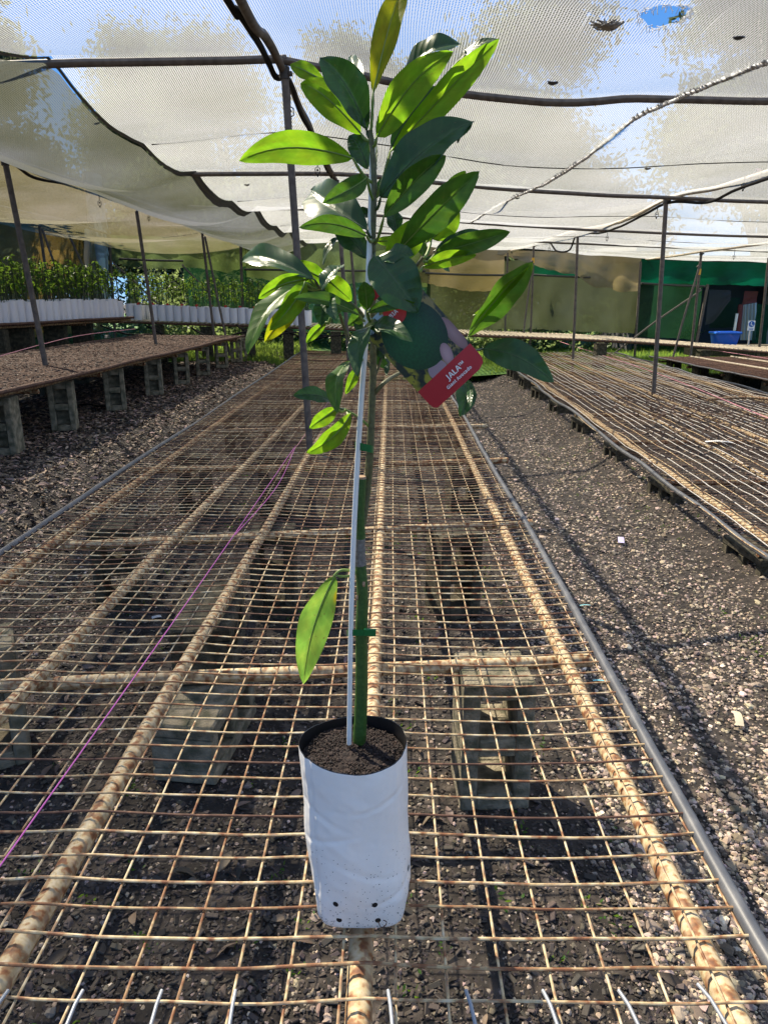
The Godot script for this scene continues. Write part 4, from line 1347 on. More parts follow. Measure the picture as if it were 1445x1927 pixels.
func wire_bench(called: String, label: String, edges: Callable, d0: float, d1: float, top: Callable, opts: Dictionary) -> Node3D:
	var bench := thing(called, label, "bench")
	var n_rail: int = opts.rails
	for k in n_rail:
		var u := 0.06 + 0.88 * k / maxf(n_rail - 1, 1)
		var pts := []
		for j in 11:
			var d := lerpf(d0, d1, j / 10.0)
			var e: Vector2 = edges.call(d)
			var x := lerpf(e.x, e.y, u)
			pts.append(Vector3(x, top.call(x, d) - 0.03, -d))
		var b := Builder.new()
		b.tube(path(pts, 4, 0.006), 0.019, 8)
		build("pipe", b, opts.rail_mat, bench)
	for k in 2:
		var pts := []
		for j in 41:
			var d := lerpf(d0, d1, j / 40.0)
			var e: Vector2 = edges.call(d)
			var x: float = e[k] + 0.014 * sin(d * 2.2 + k)
			pts.append(Vector3(x, top.call(e[k], d) + 0.006 + (0.008 if opts.has("matted") else 0.022) * nz.get_noise_2d(d * 45.0, k * 40.0 + 11.0), -d))
		var b := Builder.new()
		b.tube(path(pts, 4), opts.edge_r, 8)
		build("edge_tube", b, opts.edge_mat, bench)
	var n_cross := int((d1 - d0) / 1.25)
	for k in n_cross + 1:
		var d := lerpf(d0 + 0.25, d1 - 0.25, float(k) / n_cross)
		var e: Vector2 = edges.call(d)
		var b := Builder.new()
		b.tube(PackedVector3Array([Vector3(e.x + 0.08, top.call(e.x, d) - 0.066, -d), Vector3((e.x + e.y) / 2.0, top.call((e.x + e.y) / 2.0, d) - 0.066, -d), Vector3(e.y - 0.08, top.call(e.y, d) - 0.066, -d)]), 0.018, 8)
		build("cross_pipe", b, M.very_rusty_pipe, bench)
	if opts.has("long_wires"):
		var n: int = opts.long_wires
		for k in n + 1:
			var u := float(k) / n
			var pts := PackedVector3Array()
			for j in 90:
				var d := lerpf(d0, d1, pow(j / 89.0, 1.4))
				var e: Vector2 = edges.call(d)
				var x := lerpf(e.x, e.y, u) + 0.014 * nz.get_noise_2d(d * 60.0, k * 77.0)
				pts.append(Vector3(x, top.call(x, d) + 0.003 + 0.014 * nz.get_noise_2d(d * 70.0, k * 25.0), -d))
			var b := Builder.new()
			b.tube(pts, 0.0031, 5)
			build("wire", b, M.wire_pale if R.randf() < 0.85 else M.wire_cream, bench)
		var stuff := Builder.new()
		for k in int((d1 - d0) / 0.0512):
			var d := d0 + 0.02 + k * 0.0512
			var e: Vector2 = edges.call(d)
			var b := Builder.new() if d < opts.single_until else stuff
			var pts := PackedVector3Array()
			for j in 19:
				var x := lerpf(e.x, e.y, j / 18.0)
				pts.append(Vector3(x, top.call(x, d) - 0.002 + 0.012 * nz.get_noise_2d(d * 70.0, x * 60.0), -d + 0.014 * nz.get_noise_2d(x * 50.0, k * 20.0)))
			b.tube(pts, 0.0018, 5)
			if b != stuff:
				build("wire", b, M.wire_brown if R.randf() < 0.8 else M.wire_rusty, bench)
		if stuff.v.size():
			build("far_wires", stuff, M.wire_brown, bench).set_meta("kind", "stuff")
	if opts.has("matted"):
		var m := Builder.new()
		m.grid(30, 90, func(u, w):
			var d := lerpf(d0, d1, w)
			var e: Vector2 = edges.call(d)
			var x := lerpf(e.x, e.y, u)
			return [Vector3(x, top.call(x, d) - 0.004 + 0.012 * nz.get_noise_2d(x * 160.0, d * 160.0), -d)])
		build("mulch_mat", m, M.matted_mulch, bench)
		var stuff := Builder.new()
		for k in int((d1 - d0) / 0.0512):
			var d := d0 + 0.02 + k * 0.0512
			var e: Vector2 = edges.call(d)
			var pts := PackedVector3Array()
			for j in 9:
				var x := lerpf(e.x, e.y, j / 8.0)
				pts.append(Vector3(x, top.call(x, d) + 0.004 + 0.004 * nz.get_noise_2d(d * 70.0, x * 60.0), -d))
			stuff.tube(pts, 0.003, 4)
		for k in 24:
			var pts := PackedVector3Array()
			for j in 25:
				var d := lerpf(d0, d1, j / 24.0)
				var e: Vector2 = edges.call(d)
				var x := lerpf(e.x, e.y, k / 23.0)
				pts.append(Vector3(x, top.call(x, d) + 0.006, -d))
			stuff.tube(pts, 0.003, 4)
		build("clogged_wires", stuff, M.wire_brown, bench).set_meta("kind", "stuff")
		# crumbs of bark lying on it
		var chip := Builder.new()
		chip.box(Vector3.ZERO, Vector3(0.022, 0.004, 0.007))
		var places := []
		var cols := []
		for k in opts.matted:
			var d := R.randf_range(d0, d1)
			var e: Vector2 = edges.call(d)
			var x := R.randf_range(e.x + 0.02, e.y - 0.02)
			places.append(Transform3D(Basis.from_euler(Vector3(R.randf_range(-0.3, 0.3), R.randf() * TAU, R.randf_range(-0.3, 0.3))) * R.randf_range(0.4, 1.4), Vector3(x, top.call(x, d) + 0.008, -d)))
			var c := R.randf_range(0.03, 0.15)
			cols.append(Color(c, c * 0.62, c * 0.42))
		scatter("bark_crumbs", chip.mesh(), M.litter, places, bench, cols).set_meta("kind", "stuff")
	return bench


func build_right_benches() -> void:
	var la := on(1445, 1050, 0.24)
	var lb := on(930, 667, 0.42)
	var edges := func(d: float) -> Vector2:
		return Vector2(along(la, lb, d).x, 4.42 - 0.01 * d)
	var top := func(x: float, d: float) -> float:
		return along(la, lb, d).y + 0.02 * nz.get_noise_2d(x * 30.0 + 200.0, d * 22.0)
	wire_bench("wire_mesh_bench", "wide low bench of pale wavy wire mesh on the right, across the gravel path", edges, 1.7, 14.0, top, {"rails": 5, "rail_mat": M.rusty_pipe, "edge_r": 0.014, "edge_mat": M.poly_pipe, "long_wires": 34, "single_until": 13.0})
	for k in 9:
		var d := 2.2 + k * 1.22
		var e: Vector2 = edges.call(d)
		var y: float = top.call(e.x, d)
		put_block(Vector3(e.x + 0.17, y - 0.275, -d), PI / 2 + R.randf_range(-0.1, 0.15), "mossy concrete block under the near edge of the right mesh bench, %s from the front" % ordinal(k), "blocks under the right mesh bench", true, "dark_concrete")
	# chipped crumbs lying on the mesh around the post
	var chip := Builder.new()
	chip.box(Vector3.ZERO, Vector3(0.03, 0.006, 0.012))
	var places := []
	var cols := []
	for k in 1500:
		var c := Vector2(3.1, 7.0) if k < 1000 else Vector2(2.6, 4.6)
		var x := c.x + R.randfn() * 0.5
		var d := c.y + R.randfn() * 0.8
		places.append(Transform3D(Basis.from_euler(Vector3(R.randf_range(-0.3, 0.3), R.randf() * TAU, R.randf_range(-0.3, 0.3))) * R.randf_range(0.5, 1.4), Vector3(x, top.call(x, d) + 0.008, -d)))
		var g := R.randf_range(0.03, 0.16)
		cols.append(Color(g, g * 0.62, g * 0.42))
	tag(scatter("bark_crumbs", chip.mesh(), M.litter, places, null, cols), "brown bark crumbs lying on the right mesh bench", "bark", "", "stuff")
	# second right bench, clogged with mulch
	var e2 := func(d: float) -> Vector2:
		return Vector2(4.75 - 0.012 * d, 8.6)
	var t2 := func(x: float, d: float) -> float:
		return 0.42 + 0.012 * nz.get_noise_2d(x * 30.0, d * 30.0)
	wire_bench("mulch_bench", "brown bench clogged with mulch at far right, in front of the blue bin", e2, 6.5, 13.0, t2, {"rails": 5, "rail_mat": M.rusty_pipe, "edge_r": 0.012, "edge_mat": M.poly_pipe, "matted": 2500})
	for k in 6:
		put_block(Vector3(4.85, 0, -7.0 - k * 1.1), 0.1, "dark concrete block under the far right brown bench, %s from the front" % ordinal(k), "blocks under the far right bench", false, "dark_concrete")
	for k in 5:  # tan pipes showing through the mulch
		var x := 5.3 + k * 0.7
		pipe_run("bench_pipe", "tan pipe lying along the far right brown bench, %s from its left edge" % ordinal(k), "pipe", [Vector3(x, 0.435, -6.6), Vector3(x + 0.05, 0.437, -9.0), Vector3(x - 0.05, 0.435, -12.8)], 0.016, M.pale_pipe, 6, 0.004, "pipes on the far right bench")
	pipe_run("string_line", "faded pink string along the right mesh bench from the frame edge to the right posts", "string", [on(1560, 832, 0.37), on(1445, 787, 0.38), on(1228, 700, 0.40), on(1060, 645, 0.44), on(985, 620, 0.5)], 0.004, M.faded_string, 8)
	pipe_run("string_line", "faded pink string along the far right brown bench", "string", [on(1560, 700, 0.48), on(1445, 675, 0.49), on(1300, 653, 0.5)], 0.004, M.faded_string, 8)
	# rusty scrap of pipe across the mesh
	pipe_run("rusty_bar", "short rusty bar lying across the right mesh bench near the post", "bar", [on(1330, 752, 0.36), on(1400, 748, 0.36), on(1460, 752, 0.36)], 0.015, M.very_rusty_pipe, 6, 0.003)


func seedling_bag() -> ArrayMesh:
	var b := Builder.new()
	b.grid(14, 5, func(u, w):
		var a: float = u * TAU
		var s := 1.0 / pow(pow(absf(cos(a)), 4.0) + pow(absf(sin(a)), 4.0), 0.25)
		var r := 0.072 * lerpf(1.0, s, 0.5) * (0.90 + 0.1 * minf(w * 4.0, 1.0)) + 0.002 * sin(a * 5.0 + w * 3.0)
		return [Vector3(cos(a) * r, w * 0.27 + 0.004 * sin(a * 2.0) * w, -sin(a) * r)])
	return b.mesh()


func seedling_shape(seed_: int) -> Array:
	var r := RandomNumberGenerator.new()
	r.seed = seed_
	var st := Builder.new()
	var lf := Builder.new()
	for s in 2:
		var base := Vector3(r.randf_range(-0.03, 0.03), 0.24, r.randf_range(-0.03, 0.03))
		var h := r.randf_range(0.38, 0.62)
		var top := base + Vector3(r.randf_range(-0.05, 0.05), h, r.randf_range(-0.05, 0.05))
		st.tube(path([base, base.lerp(top, 0.5) + Vector3(r.randf_range(-0.02, 0.02), 0, 0), top], 3), 0.006, 5)
		for k in 15:
			var f := 1.0 - pow(r.randf(), 1.9) * 0.75
			var p := base.lerp(top, f)
			var a := r.randf() * TAU
			var l := r.randf_range(0.05, 0.095)
			var dir := Vector3(cos(a), r.randf_range(-0.9, 0.7), sin(a)).normalized()
			var sd := dir.cross(Vector3(r.randfn(), r.randfn() + 1.0, r.randfn())).normalized() * l * 0.19
			var n := lf.v.size()
			lf.vert(p)
			lf.vert(p + dir * l * 0.5 + sd)
			lf.vert(p + dir * l + Vector3(0, -0.02, 0))
			lf.vert(p + dir * l * 0.5 - sd)
			lf.quad(n, n + 1, n + 2, n + 3)
	return [st.mesh(), lf.mesh()]


func build_left_benches() -> void:
	var la := on(0, 742, 0.775)
	var lb := on(462, 631, 0.80)
	var edges := func(d: float) -> Vector2:
		return Vector2(along(la, lb, d).x - 1.75, along(la, lb, d).x)
	var top := func(x: float, d: float) -> float:
		return along(la, lb, d).y + 0.010 * nz.get_noise_2d(x * 20.0 + 20.0, d * 12.0)
	wire_bench("mulch_bench", "long bench clogged with brown mulch on standing blocks at left", edges, 2.6, 12.6, top, {"rails": 4, "rail_mat": M.very_rusty_pipe, "edge_r": 0.015, "edge_mat": M.wire_brown, "matted": 9000})
	for k in 9:
		var px: float = [12, 125, 222, 294, 345, 385, 420, 448, 470][k]
		var d := 3.0
		while d < 13.0 and 722.5 + (cam.transform.affine_inverse() * Vector3(edges.call(d).x + 1.75 - 0.13, 0.55, -d)).x * FOCAL / -(cam.transform.affine_inverse() * Vector3(edges.call(d).x + 1.75 - 0.13, 0.55, -d)).z < px:
			d += 0.02
		var e: Vector2 = edges.call(d)
		var x := e.y - 0.16
		var g := ground_y(x, -d)
		put_block(Vector3(x, top.call(x, d) - 0.055 - 0.39, -d), R.randf_range(0.05, 0.35), "standing concrete block under the near edge of the left brown bench, %s from the front" % ordinal(k), "blocks along the left brown bench", false, "concrete", k < 4)
		put_block(Vector3(x - 1.3, top.call(x, d) - 0.055 - 0.39, -d), R.randf_range(-0.2, 0.5), "shaded concrete block under the back edge of the left brown bench, %s from the front" % ordinal(k), "blocks along the left brown bench", false, "dark_concrete")
	pipe_run("string_line", "faded pink string sagging along the back of the left brown bench", "string", [at(-40, 682, 5.6), at(80, 648, 6.6), at(160, 630, 8.0), at(255, 619, 9.6)], 0.003, M.faded_string, 6)
	# raised bench with the white bags at far left
	var a0 := at(-170, 622, 7.6)
	var a1 := at(237, 598, 12.3)
	var e3 := func(d: float) -> Vector2:
		return Vector2(along(a0, a1, d).x - 1.0, along(a0, a1, d).x + 0.06)
	var t3 := func(_x: float, d: float) -> float:
		return along(a0, a1, d).y
	wire_bench("raised_bench", "raised bench carrying white bags of seedlings at far left", e3, 7.4, 12.45, t3, {"rails": 3, "rail_mat": M.very_rusty_pipe, "edge_r": 0.02, "edge_mat": M.wire_brown, "matted": 300})
	for s in [[-60, 8.4, "half out of frame at left"], [5, 9.1, "at the left frame edge"], [55, 9.9, "just left of the leaning post"], [120, 10.9, "right of the leaning post"], [170, 11.7, "nearest the corner"]]:
		var p := at(s[0], 640, s[1])
		var y := along(a0, a1, s[1]).y - 0.05
		var b := Builder.new()
		b.box(Vector3(p.x - 0.1, (y + 0.2) / 2.0, p.z), Vector3(0.3, y - 0.2, 0.3), Basis(Vector3.UP, 0.3), 0.015)
		tag(build("bench_pier", b, M.dark_concrete), "dark square pier under the raised bench of white bags, " + s[2], "pier", "piers under the raised bench")
	var bag := seedling_bag()
	var kinds := [seedling_shape(1), seedling_shape(2), seedling_shape(3), seedling_shape(4), seedling_shape(5)]
	var protos := []
	for k in 5:
		var t := thing("bagged_seedling", "", "seedling", Vector3.ZERO, "seedlings in white bags")
		put("white_bag", bag, M.far_film, t)
		var bb := Builder.new()
		bb.tube(PackedVector3Array([Vector3(0, 0.22, 0), Vector3(0, 0.252, 0)]), [0.062, 0.062], 12)
		build("soil", bb, M.potting_mix, t)
		put("stem", kinds[k][0], M.seedling_stem, t)
		put("foliage", kinds[k][1], M.seedling_leaf, t)
		protos.append(t)
	var used := [0]
	var plant := func(p: Vector3, label: String):
		var k: int = R.randi() % 5
		var o: Node3D
		if used[0] < 5:
			k = used[0]
			o = protos[k]
		else:
			o = protos[k].duplicate()
			o.name = numbered("bagged_seedling")
			add_child(o)
		used[0] += 1
		o.position = p
		o.rotation.y = R.randf() * TAU
		o.rotation.z = R.randf_range(-0.09, 0.09)
		o.scale = Vector3.ONE * R.randf_range(0.95, 1.08)
		o.set_meta("label", label)
	for k in 27:
		var d := 8.15 + k * 0.157
		var p := along(a0, a1, d) + Vector3(-0.06 + R.randf_range(-0.012, 0.012), 0.014, 0)
		plant.call(p, "white bagged seedling in the front row at far left, %s from the frame edge" % ordinal(k))
	for row in 3:
		for k in 25:
			var d := 8.2 + k * 0.168
			var p := along(a0, a1, d) + Vector3(-0.27 - row * 0.2, 0.014, 0)
			plant.call(p, "bagged seedling in the %s row at far left, %s from the frame edge" % [["second", "third", "backmost"][row], ordinal(k)])


func build_far_bench() -> void:
	var line := pixel_line([Vector2(160, 601), Vector2(237, 604), Vector2(590, 616), Vector2(900, 630), Vector2(1200, 643), Vector2(1445, 662), Vector2(1650, 672)], 13.25, 0.0)
	var bench := thing("raised_bench", "long rusty mesh bench running crosswise along the end wall", "bench")
	for k in 3:
		var pts := []
		for p in line:
			pts.append(p + Vector3(0, 0, -1.15 * k) + Vector3(0, -0.02, 0))
		var b := Builder.new()
		b.tube(path(pts, 8, 0.006), 0.022, 8)
		build("pipe", b, M.very_rusty_pipe if k else M.wire_brown, bench)
	var stuff := Builder.new()
	var x: float = line[0].x
	while x < line[line.size() - 1].x:
		var p := interp(line, x)
		stuff.tube(PackedVector3Array([p + Vector3(0, 0.008, 0.03), p + Vector3(0.0, 0.014 + 0.02 * nz.get_noise_1d(x * 90.0), -1.15), p + Vector3(0.02, 0.008, -2.32)]), 0.012, 5)
		x += 0.085
	build("crosswise_wires", stuff, M.pale_pipe, bench).set_meta("kind", "stuff")
	for s in [[470, "under the bagged seedlings"], [543, "just left of the nearest post"], [632, "behind the second middle post"], [735, "behind the plant's stem"], [1130, "at the gap between the right benches"], [300, "behind the second left post"], [390, "behind the third left post"], [1325, "below the blue bin"]]:
		var p := at(s[0], 640, 13.5)
		var y := interp(line, p.x).y - 0.06
		var b := Builder.new()
		b.box(Vector3(p.x, (y + 0.1) / 2.0, -13.5), Vector3(0.19, y - 0.1, 0.2), Basis(Vector3.UP, 0.1), 0.012)
		tag(build("bench_pier", b, M.dark_concrete), "dark block pier of the crosswise far bench, " + s[0 + 1], "pier", "piers under the far bench")
	# tangle of black hose lying below it
	for k in 5:
		var b := Builder.new()
		var px := 250 + k * 85
		b.tube(path([at(px - 60, 616 + R.randf_range(-4, 10), 13.0), at(px - 10, 634 + R.randf_range(-6, 8), 13.0 + R.randf_range(-0.3, 0.3)), at(px + 40, 626 + R.randf_range(-6, 14), 12.9), at(px + 110, 640 + R.randf_range(-10, 6), 13.1)], 6), 0.016, 6)
		tag(build("water_hose", b, M.black_hose), "black hose tangled under the far bench, " + ["at its left end", "near the third left post", "below the middle bags", "left of the nearest post", "behind the nearest post"][k], "hose", "hoses under the far bench")
	var template: Node3D = get_node("bagged_seedling")
	var n := 0
	for row in 2:
		for k in 23:
			var px := 246.0 + k * 15.0
			if row == 0 and k == 2:
				continue
			var p := at(px, 600, 13.4)
			var q := interp(line, p.x)
			var o: Node3D = get_node("bagged_seedling" if k % 5 == 0 else "bagged_seedling_%03d" % (k % 5)).duplicate()
			o.name = numbered("bagged_seedling")
			add_child(o)
			o.position = Vector3(q.x, q.y + 0.02, -13.42 - row * 0.25)
			o.rotation = Vector3(0, R.randf() * TAU, R.randf_range(-0.03, 0.03))
			o.scale = Vector3(1.02, R.randf_range(0.96, 1.04), 1.02)
			o.set_meta("label", ("white bagged seedling on the far bench, %s from its left end" % ordinal(k)) if row == 0 else "bagged seedling in the back row on the far bench, %s from its left end" % ordinal(k))
			n += 1
	# red plant tags stuck in the far bags
	for k in 12:
		var px := 262.0 + k * 27.0
		var q := interp(line, at(px, 600, 13.4).x)
		var b := Builder.new()
		b.box(Vector3(q.x + 0.03, q.y + 0.31, -13.36), Vector3(0.05, 0.035, 0.003), Basis(Vector3.BACK, R.randf_range(-0.5, 0.5)), 0.001)
		b.box(Vector3(q.x + 0.03, q.y + 0.275, -13.36), Vector3(0.008, 0.05, 0.002))
		tag(build("plant_tag", b, M.logo_red), "small red tag in a far bag, %s from the left end" % ordinal(k), "plant tag", "red tags in the far bags")


var tree_node: Node3D
var DP := 0.915  # distance of the stem


func leaf_shape(base: Vector3, tip: Vector3, width: float, n0: Vector3, fold: float, droop: float, twist: float, wav: float, ph: float, petiole: Vector3, blunt: float) -> ArrayMesh:
	var ax := tip - base
	var ln := ax.length()
	var dir := ax / ln
	var n := (n0 - dir * n0.dot(dir)).normalized()
	var side := dir.cross(n)
	var b := Builder.new()
	var nu := 10
	var nv := 22
	var bow := R.randf_range(-0.07, 0.07)
	var curl := R.randf_range(0.0, 0.13)
	var mid := func(w: float) -> Vector3:
		return Vector3.DOWN * (curl * ln * 1.4 * (w * w * w - w)) + base + ax * w + side * (bow * ln * 4.0 * w * (1.0 - w)) + n * (droop * ln * 4.0 * w * (1.0 - w)) + Vector3.DOWN * 0.0
	b.grid(nu, nv, func(u, w):
		var s: float = u * 2.0 - 1.0
		var prof: float = pow(sin(PI * pow(w, blunt)), 0.66) * (1.0 - 0.1 * pow(w, 6.0)) + 0.03 * sin(w * 11.0 + ph + s) * w * (1.0 - w) * 4.0
		var hw := width * 0.5 * maxf(prof, 0.0)
		var tw: float = twist * (w - 0.5)
		var sd := side * cos(tw) + n * sin(tw)
		var nn := n * cos(tw) - side * sin(tw)
		var k := absf(s)
		var lift := fold * k * hw - fold * 0.35 * k * k * hw
		var ripple := wav * width * sin(w * 15.0 + ph + (1.5 if s > 0.0 else 0.0)) * k * k
		return [mid.call(w) + sd * (hw * s) + nn * (lift + ripple), Vector2(u, w)])
	var m := b.mesh()
	var r := Builder.new()
	var pts := PackedVector3Array()
	var rad := []
	if petiole != Vector3.INF:
		for k in 5:
			pts.append(petiole.lerp(base, k / 5.0) + Vector3(0, -0.004 * sin(k / 5.0 * PI), 0))
			rad.append(0.0019)
	for k in 12:
		var w := k / 11.0 * 0.93
		pts.append(mid.call(w) - n * 0.0002)
		rad.append(lerpf(0.0011, 0.00015, w))
	r.tube(pts, rad, 5)
	return r.mesh(m)


# a leaf from the pixels of its base and tip; tilt turns the blade's face up (+) or down (-), nx turns it to the right (+)
func leaf(bx: float, by: float, tx: float, ty: float, wpx: float, kind: String, tilt: float, nx := 0.0, db := 0.0, dt := 0.0, fold := 0.4, droop := 0.05, sx := INF, sy := INF, twist := 0.0, blunt := 1.0) -> void:
	if nx <= -0.39:  # a blade that mirrors the sun: its tip leans so that the normal can point half way between sun and eye
		var b0 := at(bx, by, DP + db)
		var hv := (Vector3(-0.474, 0.735, -0.485) + (cam.position - b0).normalized()).normalized()
		var aa := at(tx, ty, DP + db) - b0
		dt = clampf(db + aa.dot(hv) / hv.z, db - 0.10, db + 0.10)
		nx = hv.x / hv.z * cos(deg_to_rad(tilt))
		tilt = rad_to_deg(atan2(hv.y, hv.z))
		nx = hv.x / hv.z * cos(deg_to_rad(tilt))
	fold *= 1.35
	var base := at(bx, by, DP + db)
	var tip := at(tx, ty, DP + dt)
	var mm := at(bx + 1.0, by, DP + (db + dt) / 2.0).distance_to(at(bx, by, DP + (db + dt) / 2.0))
	var w := wpx * mm * 1.0
	var n0 := Vector3(nx, sin(deg_to_rad(tilt)), cos(deg_to_rad(tilt)))
	var stem := at(sx, sy, DP) if sx != INF else Vector3.INF
	var m := leaf_shape(base, tip, w, n0, fold, droop + R.randf_range(0.0, 0.03), twist + R.randf_range(-0.5, 0.5), 0.055, R.randf() * TAU, stem, blunt)
	var o := MeshInstance3D.new()
	o.name = "leaf"
	o.mesh = m
	o.set_surface_override_material(0, M["leaf_" + kind])
	o.set_surface_override_material(1, M.midrib_dark if kind == "dark" else M.midrib)
	tree_node.add_child(o, true)


func branch(called: String, pts: Array, r0: float, r1: float, mat: Material) -> void:
	var b := Builder.new()
	var p := path(pts, 6, 0.0015)
	var rr := []
	for k in p.size():
		rr.append(lerpf(r0, r1, float(k) / (p.size() - 1)) * (1.0 + 0.10 * nz.get_noise_2d(k * 30.0, r0 * 9000.0)))
	b.tube(p, rr, 9)
	build(called, b, mat, tree_node)


func build_plant() -> void:
	tree_node = thing("potted_avocado_tree", "young avocado tree with glossy leaves in a white grow bag on the mesh bench", "potted tree")
	# the bag
	var foot := on(676, 1722, TOP) + Vector3(0, 0.0032, 0)
	foot.z = -(DP - 0.024)
	foot.x = on(673, 1745, TOP).x + 0.004
	var high := 0.272
	var lean := Vector3(at(666, 1390, DP).x - foot.x, 0, 0)
	var skin := func(u: float, w: float, inset: float) -> Vector3:
		var a := u * TAU
		var c := cos(a)
		var s := sin(a)
		var sq := 1.0 / pow(pow(absf(c), 5.0) + pow(absf(s), 5.0), 0.2)
		var boxy := clampf(1.0 - w * 3.2, 0.0, 1.0)
		var r := 0.0775 * lerpf(1.0, sq * 0.93, boxy * 0.85)
		r *= lerpf(0.90, 1.0, pow(clampf(w / 0.17, 0.0, 1.0), 0.55))
		r += 0.0022 * sin(w * 9.0 + a) * (1.0 - w) + 0.0024 * nz.get_noise_3d(c * 40.0, w * 120.0, s * 40.0) + 0.0006 * nz.get_noise_3d(c * 30.0 + 40.0, w * 900.0 + 120.0 * a, s * 30.0)
		r += 0.0014 * exp(-pow((a - 3.75) / 0.035, 2.0)) - 0.0016 * exp(-pow((a - 3.85) / 0.05, 2.0)) + 0.0008 * exp(-pow((a - 5.62) / 0.04, 2.0))
		for cr in [[0.56, 0.35, 4.2], [0.80, 0.2, 5.3], [0.38, -0.3, 4.9], [0.70, -0.22, 3.9], [0.22, 0.25, 5.5]]:
			r -= 0.0016 * exp(-pow((w - cr[0] - cr[1] * 0.25 * sin((a - cr[2]) * 1.4)) / 0.012, 2.0)) * exp(-pow((a - cr[2]) / 0.7, 2.0))
		r -= inset
		var y := w * high + 0.004 * sin(a * 2.0 + 0.6) * w - 0.003 * sin(a) * w
		return foot + lean * w + Vector3(c * r * 1.0, y, -s * r * 0.99)
	var b := Builder.new()
	b.grid(120, 70, func(u, w):
		return [skin.call(u, w, 0.0), Vector2(u, w)])
	var bag := build("grow_bag", b, M.white_film, tree_node)
	b = Builder.new()
	b.grid(96, 10, func(u, w):
		return [skin.call(u, lerpf(1.002, 0.80, w), 0.0014 + 0.001 * w), Vector2(u, w)])
	build("black_lining", b, M.black_film, bag)
	b = Builder.new()
	b.grid(80, 1, func(u, w):
		return [skin.call(u, 1.0 + 0.004 * w, 0.0 + 0.0007 * w), Vector2(u, w)])
	build("rim", b, M.black_film, bag)
	b = Builder.new()
	b.grid(32, 4, func(u, w):
		var p: Vector3 = skin.call(u, 0.0, 0.0)
		return [p.lerp(foot, w)])
	build("base", b, M.white_film, bag)
	for h in [[0.682, 0.185, 1.0], [0.800, 0.195, 1.0], [0.685, 0.07, 1.0], [0.81, 0.07, 1.0], [0.945, 0.275, 1.0], [0.95, 0.15, 1.0], [0.585, 0.2, 0.8]]:
		var c: Vector3 = skin.call(h[0], h[1], -0.0006)
		var cu: Vector3 = skin.call(h[0] + 0.01, h[1], -0.0006) - skin.call(h[0] - 0.01, h[1], -0.0006)
		var cw := Vector3.UP
		cu = cu.normalized()
		var q := Builder.new()
		var mid := q.vert(c)
		for k in 15:
			var a := TAU * k / 14.0
			q.vert(c + (cu * cos(a) + cw * sin(a)) * 0.0042)
		for k in 14:
			q.tri(mid, mid + 1 + k, mid + 2 + k)
		build("drainage_hole", q, M.hole_black, bag)
	# specks of dirt and a root hanging from one hole
	b = Builder.new()
	var r := RandomNumberGenerator.new()
	r.seed = 5
	for k in 260:
		var u := r.randf_range(0.60, 0.96)
		var w := pow(r.randf(), 1.7) * 0.5 + 0.02
		var c: Vector3 = skin.call(u, w, -0.0005)
		var s := r.randf_range(0.0003, 0.0010)
		var tu: Vector3 = (skin.call(u + 0.01, w, -0.0005) - c).normalized()
		b.face([c - tu * s * r.randf_range(0.5, 1.6), c + Vector3(0, s, 0), c + tu * s, c - Vector3(0, s * 0.8, 0)])
	build("dirt_specks", b, M.hole_black, bag).set_meta("kind", "stuff")
	b = Builder.new()
	var rc: Vector3 = skin.call(0.81, 0.066, -0.002)
	b.tube(path([rc, rc + Vector3(0.004, -0.006, 0.004), rc + Vector3(0.010, -0.002, 0.005), rc + Vector3(0.012, 0.004, 0.004), rc + Vector3(0.007, 0.006, 0.003)], 4), 0.0007, 5)
	build("root", b, M.wire_brown, bag)
	# the soil
	var sy: float = high * 0.925
	b = Builder.new()
	b.grid(40, 14, func(u, w):
		var p: Vector3 = skin.call(u, 0.93, 0.0035)
		var c := foot + lean * 0.93
		var q := Vector3(lerpf(c.x, p.x, w), 0, lerpf(c.z, p.z, w))
		q.y = foot.y + sy + 0.003 * (1.0 - w) + 0.004 * nz.get_noise_2d(q.x * 900.0, q.z * 900.0)
		return [q])
	build("potting_soil", b, M.potting_mix, tree_node)
	var places := []
	var cols := []
	var crumb := pebble_mesh(7, 0.35)
	for k in 2600:
		var a := r.randf() * TAU
		var d := sqrt(r.randf()) * 0.070
		var p := foot + lean * 0.93 + Vector3(cos(a) * d, sy + 0.002 + 0.004 * nz.get_noise_2d(cos(a) * d * 900.0, sin(a) * d * 900.0) + r.randf_range(-0.001, 0.003), sin(a) * d)
		var s := r.randf_range(0.0007, 0.0018) * (2.2 if r.randf() < 0.04 else 1.0)
		places.append(Transform3D(Basis.from_euler(Vector3(r.randf() * TAU, r.randf() * TAU, r.randf() * TAU)).scaled(Vector3(s, s * 0.7, s * 1.3)), p))
		var g := r.randf_range(0.006, 0.028) * (2.0 if r.randf() < 0.06 else 1.0)
		cols.append(Color(g, g * 0.52, g * 0.38))
	scatter("soil_crumbs", crumb, M.pebble, places, tree_node, cols).set_meta("kind", "stuff")
	# stem: green rootstock, graft, cut stub, new shoot
	branch("rootstock", [at(677, 1396, DP), at(681, 1300, DP), at(681, 1190, DP), at(683, 1120, DP), at(679, 1060, DP)], 0.0098, 0.0076, M.green_bark)
	branch("graft_union", [at(679, 1063, DP), at(677, 1040, DP), at(678, 1010, DP)], 0.0086, 0.0080, M.graft_tape)
	branch("cut_stub", [at(678, 1012, DP), at(677, 960, DP - 0.003), at(680, 899, DP - 0.005)], 0.0078, 0.0074, M.green_bark)
	branch("cut_end", [at(680, 900, DP - 0.005), at(680, 896, DP - 0.005)], 0.0075, 0.0066, M.cut_wood)
